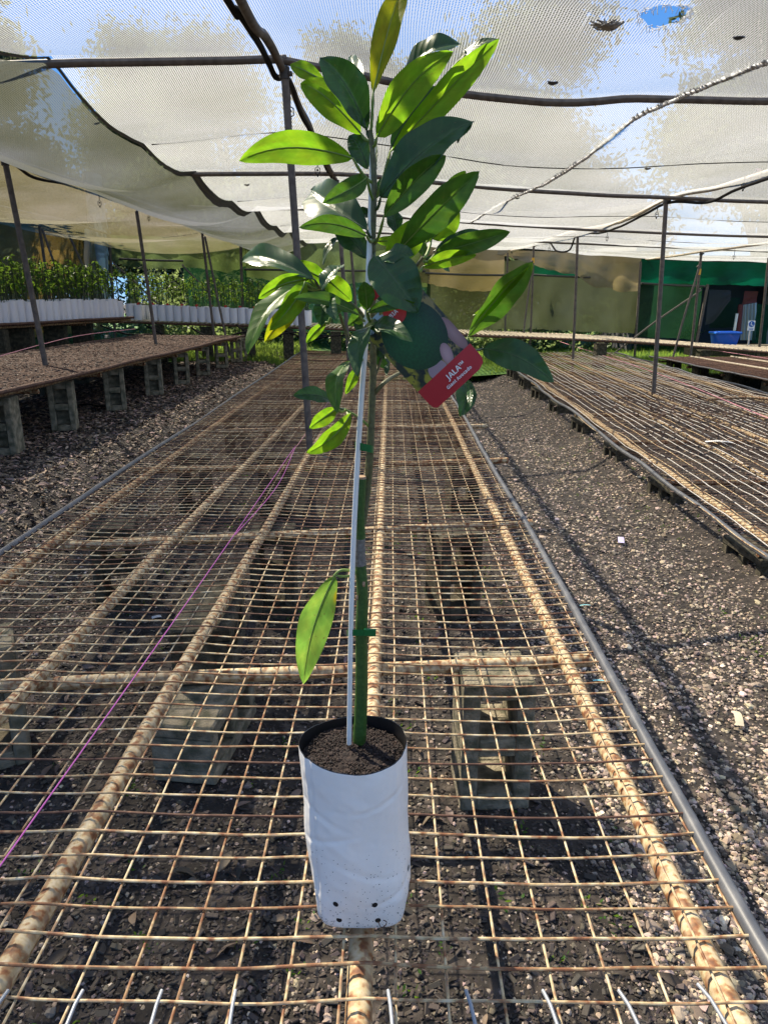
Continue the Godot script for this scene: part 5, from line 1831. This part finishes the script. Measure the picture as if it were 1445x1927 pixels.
	branch("trunk", [at(683, 985, DP + 0.006), at(692, 915, DP + 0.009), at(697, 850, DP + 0.003), at(700, 780, DP), at(703, 690, DP), at(703, 610, DP), at(702, 520, DP), at(703, 430, DP), at(705, 350, DP), at(702, 290, DP), at(697, 245, DP)], 0.0056, 0.0030, M.scion_bark)
	for p in [[672, 1125], [685, 1100], [676, 975]]:
		var c := at(p[0], p[1], DP - 0.008)
		branch("bud_scar", [c + Vector3(0, -0.003, -0.002), c, c + Vector3(0, 0.003, -0.002)], 0.0018, 0.0022, M.cut_wood)
	# branches
	branch("branch", [at(701, 640, DP), at(680, 590, DP - 0.01), at(645, 560, DP - 0.02), at(610, 540, DP - 0.03)], 0.0032, 0.0022, M.scion_bark)
	branch("branch", [at(698, 690, DP), at(664, 650, DP + 0.01), at(648, 615, DP + 0.01), at(640, 590, DP)], 0.0026, 0.0018, M.scion_bark)
	branch("branch", [at(704, 742, DP), at(722, 722, DP), at(745, 706, DP + 0.03), at(800, 680, DP + 0.06), at(880, 645, DP + 0.05)], 0.0030, 0.0020, M.scion_bark)
	branch("branch", [at(703, 600, DP), at(740, 545, DP + 0.02), at(780, 505, DP + 0.03), at(800, 478, DP + 0.03)], 0.0030, 0.0018, M.scion_bark)
	branch("branch", [at(696, 803, DP), at(675, 785, DP - 0.01), at(650, 770, DP - 0.02)], 0.0020, 0.0014, M.midrib)
	branch("branch", [at(703, 715, DP), at(716, 680, DP + 0.01), at(722, 648, DP + 0.02)], 0.0022, 0.0016, M.scion_bark)
	# leaves: crown
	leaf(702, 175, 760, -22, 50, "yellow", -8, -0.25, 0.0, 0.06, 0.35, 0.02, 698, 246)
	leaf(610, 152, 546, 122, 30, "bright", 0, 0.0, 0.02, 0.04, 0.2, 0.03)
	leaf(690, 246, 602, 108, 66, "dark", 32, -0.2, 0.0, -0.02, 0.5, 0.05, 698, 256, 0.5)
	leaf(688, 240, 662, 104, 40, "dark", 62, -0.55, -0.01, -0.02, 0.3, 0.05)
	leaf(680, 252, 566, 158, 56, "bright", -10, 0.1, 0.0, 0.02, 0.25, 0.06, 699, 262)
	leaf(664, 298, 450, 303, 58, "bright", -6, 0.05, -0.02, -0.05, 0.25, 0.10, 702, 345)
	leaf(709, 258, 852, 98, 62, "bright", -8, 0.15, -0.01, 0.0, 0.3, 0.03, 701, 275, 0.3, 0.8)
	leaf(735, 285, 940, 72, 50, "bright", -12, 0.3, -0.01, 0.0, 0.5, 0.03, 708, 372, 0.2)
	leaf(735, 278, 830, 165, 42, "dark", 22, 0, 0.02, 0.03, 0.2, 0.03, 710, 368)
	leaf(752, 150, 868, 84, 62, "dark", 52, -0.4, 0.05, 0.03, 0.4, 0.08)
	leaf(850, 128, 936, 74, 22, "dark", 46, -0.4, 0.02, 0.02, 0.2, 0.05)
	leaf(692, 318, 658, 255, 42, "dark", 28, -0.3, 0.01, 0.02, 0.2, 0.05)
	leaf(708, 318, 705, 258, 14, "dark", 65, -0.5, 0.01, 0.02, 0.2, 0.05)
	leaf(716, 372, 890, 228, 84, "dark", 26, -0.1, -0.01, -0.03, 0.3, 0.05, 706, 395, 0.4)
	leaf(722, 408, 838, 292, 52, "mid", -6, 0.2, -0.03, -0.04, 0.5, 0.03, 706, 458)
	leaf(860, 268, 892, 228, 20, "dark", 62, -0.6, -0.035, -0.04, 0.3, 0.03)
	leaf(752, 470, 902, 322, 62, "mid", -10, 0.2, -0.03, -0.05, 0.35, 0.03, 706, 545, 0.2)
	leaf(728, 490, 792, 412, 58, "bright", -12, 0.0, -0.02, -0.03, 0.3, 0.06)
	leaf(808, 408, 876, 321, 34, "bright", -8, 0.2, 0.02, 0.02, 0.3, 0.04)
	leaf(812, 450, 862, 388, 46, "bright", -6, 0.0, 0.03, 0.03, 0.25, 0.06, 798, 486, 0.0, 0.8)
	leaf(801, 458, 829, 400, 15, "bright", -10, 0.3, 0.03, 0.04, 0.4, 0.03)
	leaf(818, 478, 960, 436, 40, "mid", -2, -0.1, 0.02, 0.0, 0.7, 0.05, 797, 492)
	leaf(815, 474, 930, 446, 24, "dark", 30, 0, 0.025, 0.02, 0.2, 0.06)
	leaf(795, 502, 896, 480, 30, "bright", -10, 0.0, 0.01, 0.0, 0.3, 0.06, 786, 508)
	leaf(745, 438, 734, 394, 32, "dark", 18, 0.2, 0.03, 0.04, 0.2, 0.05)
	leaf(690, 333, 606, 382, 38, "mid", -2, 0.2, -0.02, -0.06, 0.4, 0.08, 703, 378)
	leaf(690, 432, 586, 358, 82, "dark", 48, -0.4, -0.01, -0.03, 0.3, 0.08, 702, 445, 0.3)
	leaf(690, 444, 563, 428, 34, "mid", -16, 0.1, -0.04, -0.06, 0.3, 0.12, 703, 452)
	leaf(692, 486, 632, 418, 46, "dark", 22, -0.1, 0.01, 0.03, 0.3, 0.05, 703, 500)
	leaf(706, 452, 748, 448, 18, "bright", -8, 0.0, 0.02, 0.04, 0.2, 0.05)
	# left cluster
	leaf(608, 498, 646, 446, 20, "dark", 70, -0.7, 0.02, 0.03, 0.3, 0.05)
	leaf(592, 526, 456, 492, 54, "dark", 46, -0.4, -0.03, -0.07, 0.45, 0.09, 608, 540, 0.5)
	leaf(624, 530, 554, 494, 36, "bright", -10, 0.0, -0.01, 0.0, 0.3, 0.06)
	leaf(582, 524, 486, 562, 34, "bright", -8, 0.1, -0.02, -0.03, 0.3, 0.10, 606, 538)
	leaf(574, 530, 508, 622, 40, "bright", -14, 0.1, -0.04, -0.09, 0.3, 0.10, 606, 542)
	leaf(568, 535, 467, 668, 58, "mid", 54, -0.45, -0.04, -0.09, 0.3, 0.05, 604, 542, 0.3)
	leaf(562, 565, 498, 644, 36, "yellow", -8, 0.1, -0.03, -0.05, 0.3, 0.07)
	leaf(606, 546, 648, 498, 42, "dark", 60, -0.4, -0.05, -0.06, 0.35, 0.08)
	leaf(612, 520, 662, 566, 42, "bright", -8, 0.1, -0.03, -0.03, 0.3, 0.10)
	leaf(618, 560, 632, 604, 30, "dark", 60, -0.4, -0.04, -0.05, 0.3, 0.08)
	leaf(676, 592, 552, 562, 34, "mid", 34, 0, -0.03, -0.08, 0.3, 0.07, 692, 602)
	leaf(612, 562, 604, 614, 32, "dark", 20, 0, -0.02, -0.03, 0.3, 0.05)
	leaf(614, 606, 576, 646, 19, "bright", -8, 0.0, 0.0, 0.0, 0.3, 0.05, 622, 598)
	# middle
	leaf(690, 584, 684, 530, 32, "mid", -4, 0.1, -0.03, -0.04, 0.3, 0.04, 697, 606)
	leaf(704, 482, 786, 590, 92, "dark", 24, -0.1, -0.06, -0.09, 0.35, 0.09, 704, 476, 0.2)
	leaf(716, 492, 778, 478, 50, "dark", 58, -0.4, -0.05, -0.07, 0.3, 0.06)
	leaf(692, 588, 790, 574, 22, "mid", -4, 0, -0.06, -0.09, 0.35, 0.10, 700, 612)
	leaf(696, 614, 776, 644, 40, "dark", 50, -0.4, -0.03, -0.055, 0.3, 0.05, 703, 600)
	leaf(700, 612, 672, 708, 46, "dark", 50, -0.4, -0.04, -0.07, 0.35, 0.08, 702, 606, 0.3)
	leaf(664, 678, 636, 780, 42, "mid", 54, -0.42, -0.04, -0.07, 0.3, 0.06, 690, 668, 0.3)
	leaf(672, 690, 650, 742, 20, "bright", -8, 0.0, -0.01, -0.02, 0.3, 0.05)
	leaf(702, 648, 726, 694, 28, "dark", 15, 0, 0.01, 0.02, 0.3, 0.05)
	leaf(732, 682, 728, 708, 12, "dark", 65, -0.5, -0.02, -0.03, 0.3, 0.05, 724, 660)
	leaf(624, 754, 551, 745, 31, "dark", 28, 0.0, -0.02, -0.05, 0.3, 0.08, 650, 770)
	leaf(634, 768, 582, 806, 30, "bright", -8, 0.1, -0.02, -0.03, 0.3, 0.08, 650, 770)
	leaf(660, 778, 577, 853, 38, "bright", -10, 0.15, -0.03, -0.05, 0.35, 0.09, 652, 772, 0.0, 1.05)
	# right
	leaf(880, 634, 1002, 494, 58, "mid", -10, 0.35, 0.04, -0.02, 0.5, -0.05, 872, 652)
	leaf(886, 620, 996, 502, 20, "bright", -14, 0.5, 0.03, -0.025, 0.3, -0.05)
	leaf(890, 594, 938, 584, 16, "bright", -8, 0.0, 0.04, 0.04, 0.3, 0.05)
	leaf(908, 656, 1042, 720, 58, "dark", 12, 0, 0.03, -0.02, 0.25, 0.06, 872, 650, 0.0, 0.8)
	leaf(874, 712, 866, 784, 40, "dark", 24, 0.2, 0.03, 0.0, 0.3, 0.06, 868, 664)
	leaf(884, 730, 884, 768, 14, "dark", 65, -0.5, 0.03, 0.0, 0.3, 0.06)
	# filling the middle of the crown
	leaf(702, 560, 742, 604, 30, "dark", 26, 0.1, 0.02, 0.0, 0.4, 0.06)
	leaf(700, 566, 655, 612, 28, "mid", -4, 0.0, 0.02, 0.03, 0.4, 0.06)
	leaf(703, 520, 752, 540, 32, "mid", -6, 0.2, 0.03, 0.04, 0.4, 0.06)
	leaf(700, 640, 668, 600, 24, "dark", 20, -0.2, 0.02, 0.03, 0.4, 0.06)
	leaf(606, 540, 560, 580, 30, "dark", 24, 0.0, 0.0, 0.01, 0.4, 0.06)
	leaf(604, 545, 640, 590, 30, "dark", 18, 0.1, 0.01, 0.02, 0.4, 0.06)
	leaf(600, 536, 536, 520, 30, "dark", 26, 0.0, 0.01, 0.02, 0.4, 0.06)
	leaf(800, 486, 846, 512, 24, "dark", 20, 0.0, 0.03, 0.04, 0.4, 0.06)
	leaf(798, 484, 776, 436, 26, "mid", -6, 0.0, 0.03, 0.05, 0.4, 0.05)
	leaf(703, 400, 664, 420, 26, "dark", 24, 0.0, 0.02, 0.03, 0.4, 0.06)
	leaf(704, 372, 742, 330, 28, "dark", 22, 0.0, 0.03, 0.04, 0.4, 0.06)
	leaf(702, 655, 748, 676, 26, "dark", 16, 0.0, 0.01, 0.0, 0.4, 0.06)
	# the single leaf low on the stem
	leaf(630, 1083, 571, 1288, 62, "pale", -6, 0.12, -0.01, -0.05, 0.18, 0.03, 676, 1076, 0.0, 0.95)
	branch("petiole", [at(678, 1078, DP), at(655, 1073, DP - 0.005), at(640, 1074, DP - 0.008), at(629, 1084, DP - 0.010)], 0.0022, 0.0018, M.midrib)
	# white stake and the green ties
	var b2 := Builder.new()
	b2.tube(path([at(657, 1400, DP - 0.012), at(660, 1200, DP - 0.012), at(666, 1000, DP - 0.012), at(678, 780, DP - 0.012), at(688, 640, DP - 0.010), at(694, 500, DP - 0.004), at(699, 360, DP + 0.006), at(702, 262, DP + 0.010)], 6), 0.0036, 10)
	tag(build("plant_stake", b2, M.stake_plastic), "thin white plastic stake standing in the grow bag beside the stem", "stake")
	for s in [[668, 703, 838, 846, "upper", -0.012], [653, 706, 1191, 1190, "lower", -0.014]]:
		var tie := Builder.new()
		var pts := []
		for k in 25:
			var a := TAU * k / 24.0
			var px := lerpf(s[0], s[1], 0.5 - 0.5 * cos(a))
			var q := at(px, lerpf(s[2], s[3], (px - s[0]) / (s[1] - s[0])), DP + s[5] * 0.3 + 0.013 * -sin(a))
			pts.append(q)
		for k in 24:
			var h := Vector3(0, 0.0048, 0)
			tie.face([pts[k] - h, pts[k] + h, pts[k + 1] + h, pts[k + 1] - h])
		if s[4] == "lower":
			tie.box(at(696, 1190, DP - 0.016), Vector3(0.017, 0.0112, 0.004), Basis(Vector3.BACK, -0.05), 0.001)
		tag(build("plant_tie", tie, M.green_tape), "green tape tie binding stem to stake, the %s of the two" % s[4], "plant tie", "green ties on the stem")
	build_tag()


func build_tag() -> void:
	# card corners from the photograph, in one plane a little nearer than the stem
	var bl := at(818, 772, DP - 0.035)
	var br := at(916, 682, DP - 0.035)
	var ri := (br - bl).normalized()
	var up := (at(700, 640, DP - 0.03) - bl)
	up = (up - ri * up.dot(ri)).normalized()
	var out := ri.cross(up).normalized()
	var w := bl.distance_to(br)
	var h := w * 1.56
	var t := thing("plant_tag", "large red and photo print plant tag hanging from the avocado tree", "plant tag", bl)
	t.basis = Basis(ri, up, out)
	var band := h * 0.235
	# print of a big green avocado held in a hand
	var n := 256
	var im := Image.create(n, n, false, Image.FORMAT_RGB8)
	var f := FastNoiseLite.new()
	f.seed = 3
	f.frequency = 0.016
	f.fractal_octaves = 3
	for y in n:
		for x in n:
			var u := float(x) / n
			var v := float(y) / n  # downwards
			var a := f.get_noise_2d(x, y)
			var b := f.get_noise_2d(x * 1.7 + 300.0, y * 1.7)
			var leafy := Color(0.02, 0.035, 0.02).lerp(Color(0.30, 0.28, 0.03) if u < 0.45 else Color(0.26, 0.21, 0.07), smoothstep(-0.2, 0.4, a + 0.1))
			leafy = leafy.lerp(Color(0.01, 0.02, 0.02), smoothstep(0.1, 0.35, b))
			if v < 0.14:
				leafy = leafy.lerp(Color(0.35, 0.5, 0.58), smoothstep(0.1, 0.3, b + 0.1))
			var c := leafy
			var q := Vector2((u - 0.50) / 0.44, (v - 0.48) / (0.43 if v > 0.48 else 0.42))
			var hand := Vector2((u - 0.92) / 0.09, (v - 0.78) / 0.24)
			if hand.length() < 1.0:
				c = Color(0.34, 0.22, 0.22).lerp(Color(0.22, 0.13, 0.13), hand.length())
			var wrist := Vector2((u - 0.42) / 0.14, (v - 0.97) / 0.12)
			if wrist.length() < 1.0:
				c = Color(0.33, 0.25, 0.28)
			if q.length() < 1.0:
				var lit := clampf(1.0 - Vector2(q.x + 0.35, q.y + 0.1).length() * 0.75, 0.0, 1.0)
				c = Color(0.004, 0.03, 0.012).lerp(Color(0.012, 0.12, 0.03), lit) * (1.0 + 0.35 * f.get_noise_2d(x * 5.0, y * 5.0))
			var thumb := Vector2((u - 0.66 + (v - 0.9) * 0.3) / 0.085, (v - 0.9) / 0.13)
			if thumb.length() < 1.0:
				c = Color(0.46, 0.31, 0.33).lerp(Color(0.30, 0.19, 0.21), thumb.length_squared())
			im.set_pixel(x, y, Color(clampf(c.r, 0, 1), clampf(c.g, 0, 1), clampf(c.b, 0, 1)).linear_to_srgb())
	var pm := plain("tag_print", Color.WHITE, 0.4)
	pm.albedo_texture = ImageTexture.create_from_image(im)
	var card := func(x0: float, y0: float, x1: float, y1: float, round_low: bool, z: float) -> Builder:
		var b := Builder.new()
		b.grid(10, 10, func(u, v):
			var x := lerpf(x0, x1, u)
			var y := lerpf(y0, y1, v)
			if round_low and y < 0.012:
				var k := 0.012 - y
				var cut := 0.012 - sqrt(maxf(0.000144 - k * k, 0.0))
				x = clampf(x, x0 + cut * 0.4, x1 - cut)
			return [Vector3(x, y, z + 0.006 * sin(y / h * 2.4) + 0.002 * sin(x / w * 3.0)), Vector2(u, 1.0 - v)])
		return b
	build("photo_panel", card.call(0.0, band, w, h, false, 0.0), pm, t)
	build("red_band", card.call(0.0, 0.0, w, band, true, 0.0), M.tag_red, t)
	build("card_back", card.call(0.0, 0.0, w, h, true, -0.0006), M.tag_white, t)
	var fnt := SystemFont.new()
	fnt.font_names = PackedStringArray(["Droid Sans"])
	fnt.font_weight = 700
	for s in [["JALA™", 0.60, 0.62, 0.0095], ["Giant Avocado", 0.57, 0.32, 0.0056]]:
		var tm := TextMesh.new()
		tm.text = s[0]
		tm.font = fnt
		tm.font_size = 32
		tm.pixel_size = s[3] / 32.0
		tm.depth = 0.0004
		var o := put("lettering", tm, M.tag_white, t)
		o.position = Vector3(w * s[1], band * s[2], 0.0052 if s[2] < 0.5 else 0.0056)
	# round red emblem at the top, white strap round the stem
	var b := Builder.new()
	var lc := at(742, 588, DP - 0.05)
	var lp := t.transform.affine_inverse() * lc
	b.tube(PackedVector3Array([Vector3(lp.x, lp.y, 0.007), Vector3(lp.x, lp.y, 0.0085)]), 0.0140, 28)
	var em := build("emblem", b, M.logo_red, t)
	var tm2 := TextMesh.new()
	tm2.text = "BIA"
	tm2.font = fnt
	tm2.font_size = 32
	tm2.pixel_size = 0.007 / 32.0
	tm2.depth = 0.0003
	var o2 := put("lettering", tm2, M.tag_white, em)
	o2.position = Vector3(lp.x - 0.002, lp.y, 0.0090)
	b = Builder.new()
	var inv := t.transform.affine_inverse()
	var strap := [at(770, 600, DP - 0.035), at(722, 606, DP - 0.03), at(700, 622, DP - 0.022), at(688, 598, DP - 0.012), at(676, 580, DP)]
	for k in strap.size() - 1:
		var p: Vector3 = inv * (strap[k] as Vector3)
		var q: Vector3 = inv * (strap[k + 1] as Vector3)
		var s := (q - p).cross(Vector3(0, 0, 1)).normalized() * 0.0055
		b.face([p - s, p + s, q + s, q - s])
	build("strap", b, M.tag_white, t)
	b = Builder.new()
	var r0 := inv * at(700, 560, DP - 0.02)
	var r1 := inv * at(722, 538, DP - 0.02)
	var sd := (r1 - r0).cross(Vector3(0, 0, 1)).normalized() * 0.005
	b.face([r0 - sd, r0 + sd, r1 + sd, r1 - sd])
	build("red_corner", b, M.tag_red, t)


func pebble_mesh(seed_: int, rough: float) -> ArrayMesh:
	var s := SphereMesh.new()
	s.radius = 1.0
	s.height = 2.0
	s.radial_segments = 7
	s.rings = 3
	var a := s.get_mesh_arrays()
	var f := FastNoiseLite.new()
	f.seed = seed_
	f.frequency = 0.6
	var b := Builder.new()
	var v: PackedVector3Array = a[Mesh.ARRAY_VERTEX]
	for p in v:
		var k := 1.0 + rough * f.get_noise_3d(p.x, p.y, p.z) * 1.6
		b.vert(Vector3(p.x * k, p.y * k * 0.75, p.z * k))
	for i in a[Mesh.ARRAY_INDEX]:
		b.ix.append(i)
	var flat := Builder.new()
	for k in range(0, b.ix.size(), 3):
		flat.face([b.v[b.ix[k]], b.v[b.ix[k + 1]], b.v[b.ix[k + 2]]])
	return flat.mesh()


func build_ground_cover() -> void:
	var r := RandomNumberGenerator.new()
	r.seed = 99
	var stones := [pebble_mesh(1, 0.75), pebble_mesh(2, 0.9), pebble_mesh(3, 0.8)]
	var lists := [[], [], []]
	var tints := [[], [], []]
	for k in 155000:
		var d := 0.45 * pow(26.0, pow(r.randf(), 0.85))
		var x := r.randf_range(-0.60, 0.62) * (d + 0.5)
		if k >= 130000:
			d = 1.8 * pow(7.0, r.randf())
			x = r.randf_range(-2.3, -1.2)
		elif k >= 90000:
			d = 1.0 * pow(13.0, r.randf())
			x = r.randf_range(0.56, 2.0)
		var side := x > 0.56 or x < -1.25
		if side and nz.get_noise_2d(x * 45.0 + 70.0, d * 30.0) < r.randf_range(-0.75, -0.05):
			continue
		if x < -4.4 or x > 6.0:
			continue
		if not side and r.randf() < 0.62 + 0.2 * nz.get_noise_2d(x * 60.0, d * 60.0):
			continue
		if x < -1.25 and k < 130000 and r.randf() < 0.45:
			continue
		if x > 1.95 + 0.02 * d and r.randf() < 0.5:
			continue
		var s := (0.0022 + 0.0066 * pow(r.randf(), 1.5)) * (1.0 if side else 0.75)
		if r.randf() < 0.03:
			s *= 1.9
		if d > 4.0:
			s *= 1.25
		var p := Vector3(x, ground_y(x, -d) + s * 0.25, -d)
		var i := k % 3
		lists[i].append(Transform3D(Basis.from_euler(Vector3(r.randf_range(-0.5, 0.5), r.randf() * TAU, r.randf_range(-0.5, 0.5))).scaled(Vector3(s, s * r.randf_range(0.5, 0.9), s * r.randf_range(0.8, 1.4))), p))
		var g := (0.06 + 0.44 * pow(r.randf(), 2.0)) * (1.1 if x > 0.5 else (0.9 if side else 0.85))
		if r.randf() < 0.08:
			g *= 1.8
		tints[i].append(Color(g * r.randf_range(1.0, 1.14), g * r.randf_range(0.78, 0.90), g * r.randf_range(0.54, 0.72)))
	for i in 3:
		tag(scatter("gravel", stones[i], M.pebble, lists[i], null, tints[i]), ["rounded", "angular", "flat"][i] + " pinkish grey gravel on the shade house floor", "gravel", "", "stuff")
	# bark chips in the soil under the bench
	var chip := Builder.new()
	chip.box(Vector3.ZERO, Vector3(1.0, 0.18, 0.45), Basis(), 0.05)
	var chip_mesh := chip.mesh()
	var places := []
	var cols := []
	for k in 60000:
		var d := 0.45 * pow(16.0, pow(r.randf(), 0.9))
		var x := r.randf_range(-0.60, 0.58) * (d + 0.5)
		if x > 0.62 or x < -2.3:
			if r.randf() < 0.85:
				continue
		var s := r.randf_range(0.004, 0.016) * (1.0 if r.randf() < 0.93 else 2.0)
		places.append(Transform3D(Basis.from_euler(Vector3(r.randf_range(-0.6, 0.6), r.randf() * TAU, r.randf_range(-0.6, 0.6))).scaled(Vector3(s, s, s)), Vector3(x, ground_y(x, -d) + s * 0.12, -d)))
		var g := r.randf_range(0.012, 0.075)
		cols.append(Color(g, g * r.randf_range(0.68, 0.85), g * r.randf_range(0.5, 0.72)))
	tag(scatter("bark_mulch", chip_mesh, M.litter, places, null, cols), "dark bark chips on the floor under the main bench", "mulch", "", "stuff")
	# curled dry leaves
	var dry := Builder.new()
	dry.grid(4, 6, func(u, w):
		var s: float = (u - 0.5) * sin(PI * clampf(w, 0.03, 0.97)) * 0.36
		return [Vector3(s, 0.09 * sin(w * PI) + 1.5 * s * s, w - 0.5)])
	var dry_mesh := dry.mesh()
	places = []
	cols = []
	for k in 26000:
		var d: float
		var x: float
		if k < 25500:
			d = r.randf_range(2.2, 13.0)
			x = -2.85 + r.randfn() * 0.62
			if x > -1.75:
				continue
		else:
			d = r.randf_range(0.7, 6.0)
			x = r.randf_range(-1.3, 0.6)
		var s := r.randf_range(0.02, 0.065) * (1.0 if x < -1.6 else 1.0)
		places.append(Transform3D(Basis.from_euler(Vector3(r.randf_range(-0.4, 0.4), r.randf() * TAU, r.randf_range(-0.9, 0.9))) * s, Vector3(x, ground_y(x, -d) + 0.008, -d)))
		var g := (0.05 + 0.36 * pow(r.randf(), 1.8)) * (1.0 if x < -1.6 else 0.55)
		cols.append(Color(g, g * r.randf_range(0.62, 0.76), g * r.randf_range(0.42, 0.58)))
	tag(scatter("leaf_litter", dry_mesh, M.litter, places, null, cols), "curled brown dry leaves heaped under the left bench", "leaf litter", "", "stuff")
	# moss and weeds below the mesh
	places = []
	var tuft := leaf_clump(14, 0.02, 0.03, 31, 0.4)
	for k in 260:
		var d := r.randf_range(0.9, 7.0)
		var x := r.randf_range(-1.2, 0.6) if k < 190 else r.randf_range(1.3, 1.9)
		places.append(Transform3D(Basis(Vector3.UP, r.randf() * TAU) * r.randf_range(0.5, 1.1), Vector3(x, ground_y(x, -d) + 0.004, -d)))
	tag(scatter("moss", tuft, M.seedling_leaf, places), "small dark green weeds and moss among the bark chips", "moss", "", "stuff")


func strip(called: String, label: String, cat: String, p: Vector3, l: float, w: float, turn: float, mat: Material, curl := 0.003) -> void:
	var b := Builder.new()
	var bs := Basis(Vector3.UP, turn)
	b.grid(8, 3, func(u, v):
		return [p + bs * Vector3((u - 0.5) * l, curl * sin(u * PI) + 0.001 * sin(v * 3.0), (v - 0.5) * w)])
	tag(build(called, b, mat), label, cat)


func build_litter() -> void:
	strip("label_strip", "small lilac plant label lying on the gravel path at right", "label", on(1168, 1016, 0.02), 0.11, 0.034, 1.3, M.lilac_label)
	strip("label_strip", "thin turquoise label on the gravel beside the right mesh edge", "label", on(1128, 1281, 0.012), 0.05, 0.009, -0.1, M.cyan_label)
	strip("label_strip", "sliver of turquoise plastic on the gravel beyond the mesh edge", "label", on(1100, 1139, 0.012), 0.05, 0.007, 0.1, M.cyan_label)
	strip("paper_scrap", "white scrap of paper on the floor under the left mesh", "paper", on(107, 1041, 0.02), 0.07, 0.05, 0.2, M.paper)
	strip("paper_scrap", "clear grey plastic scrap on the path by the left bench", "paper", on(200, 873, 0.2), 0.13, 0.07, 0.1, M.paper)
	strip("paper_scrap", "tiny white scrap below the mesh left of the stem", "paper", on(295, 1161, 0.015), 0.04, 0.025, 0.5, M.paper)
	strip("paper_scrap", "pale torn paper lying on the right mesh bench", "paper", on(1352, 832, 0.31), 0.2, 0.05, -0.2, M.paper, 0.01)
	strip("plastic_scrap", "tiny yellow scrap beneath the mesh beside the third pipe", "scrap", on(455, 1127, 0.02), 0.03, 0.015, 0.3, M.yellow_bit)
	strip("paper_scrap", "white paper twist on the left brown bench under the string", "paper", on(203, 636, 0.77), 0.09, 0.06, 1.2, M.paper, 0.05)
	strip("dry_leaf", "curled grey dry leaf on the gravel near the right frame edge", "leaf", on(1387, 1352, 0.015), 0.09, 0.025, 1.3, M.cream_board, 0.012)
	strip("dry_leaf", "dark curled leaf on the gravel path right of the mesh edge", "leaf", on(1040, 1122, 0.015), 0.08, 0.02, 0.1, M.wire_brown, 0.012)
	var b := Builder.new()
	var c := on(150, 762, 0.36)
	tag(build("water_hose", _coil(c), M.black_hose), "short black hose end lying under the left brown bench", "hose")


func _coil(c: Vector3) -> Builder:
	var b := Builder.new()
	b.tube(path([c, c + Vector3(0.1, 0.01, 0.02), c + Vector3(0.22, 0.0, 0.08), c + Vector3(0.4, 0.005, 0.05)], 6), 0.008, 6)
	return b
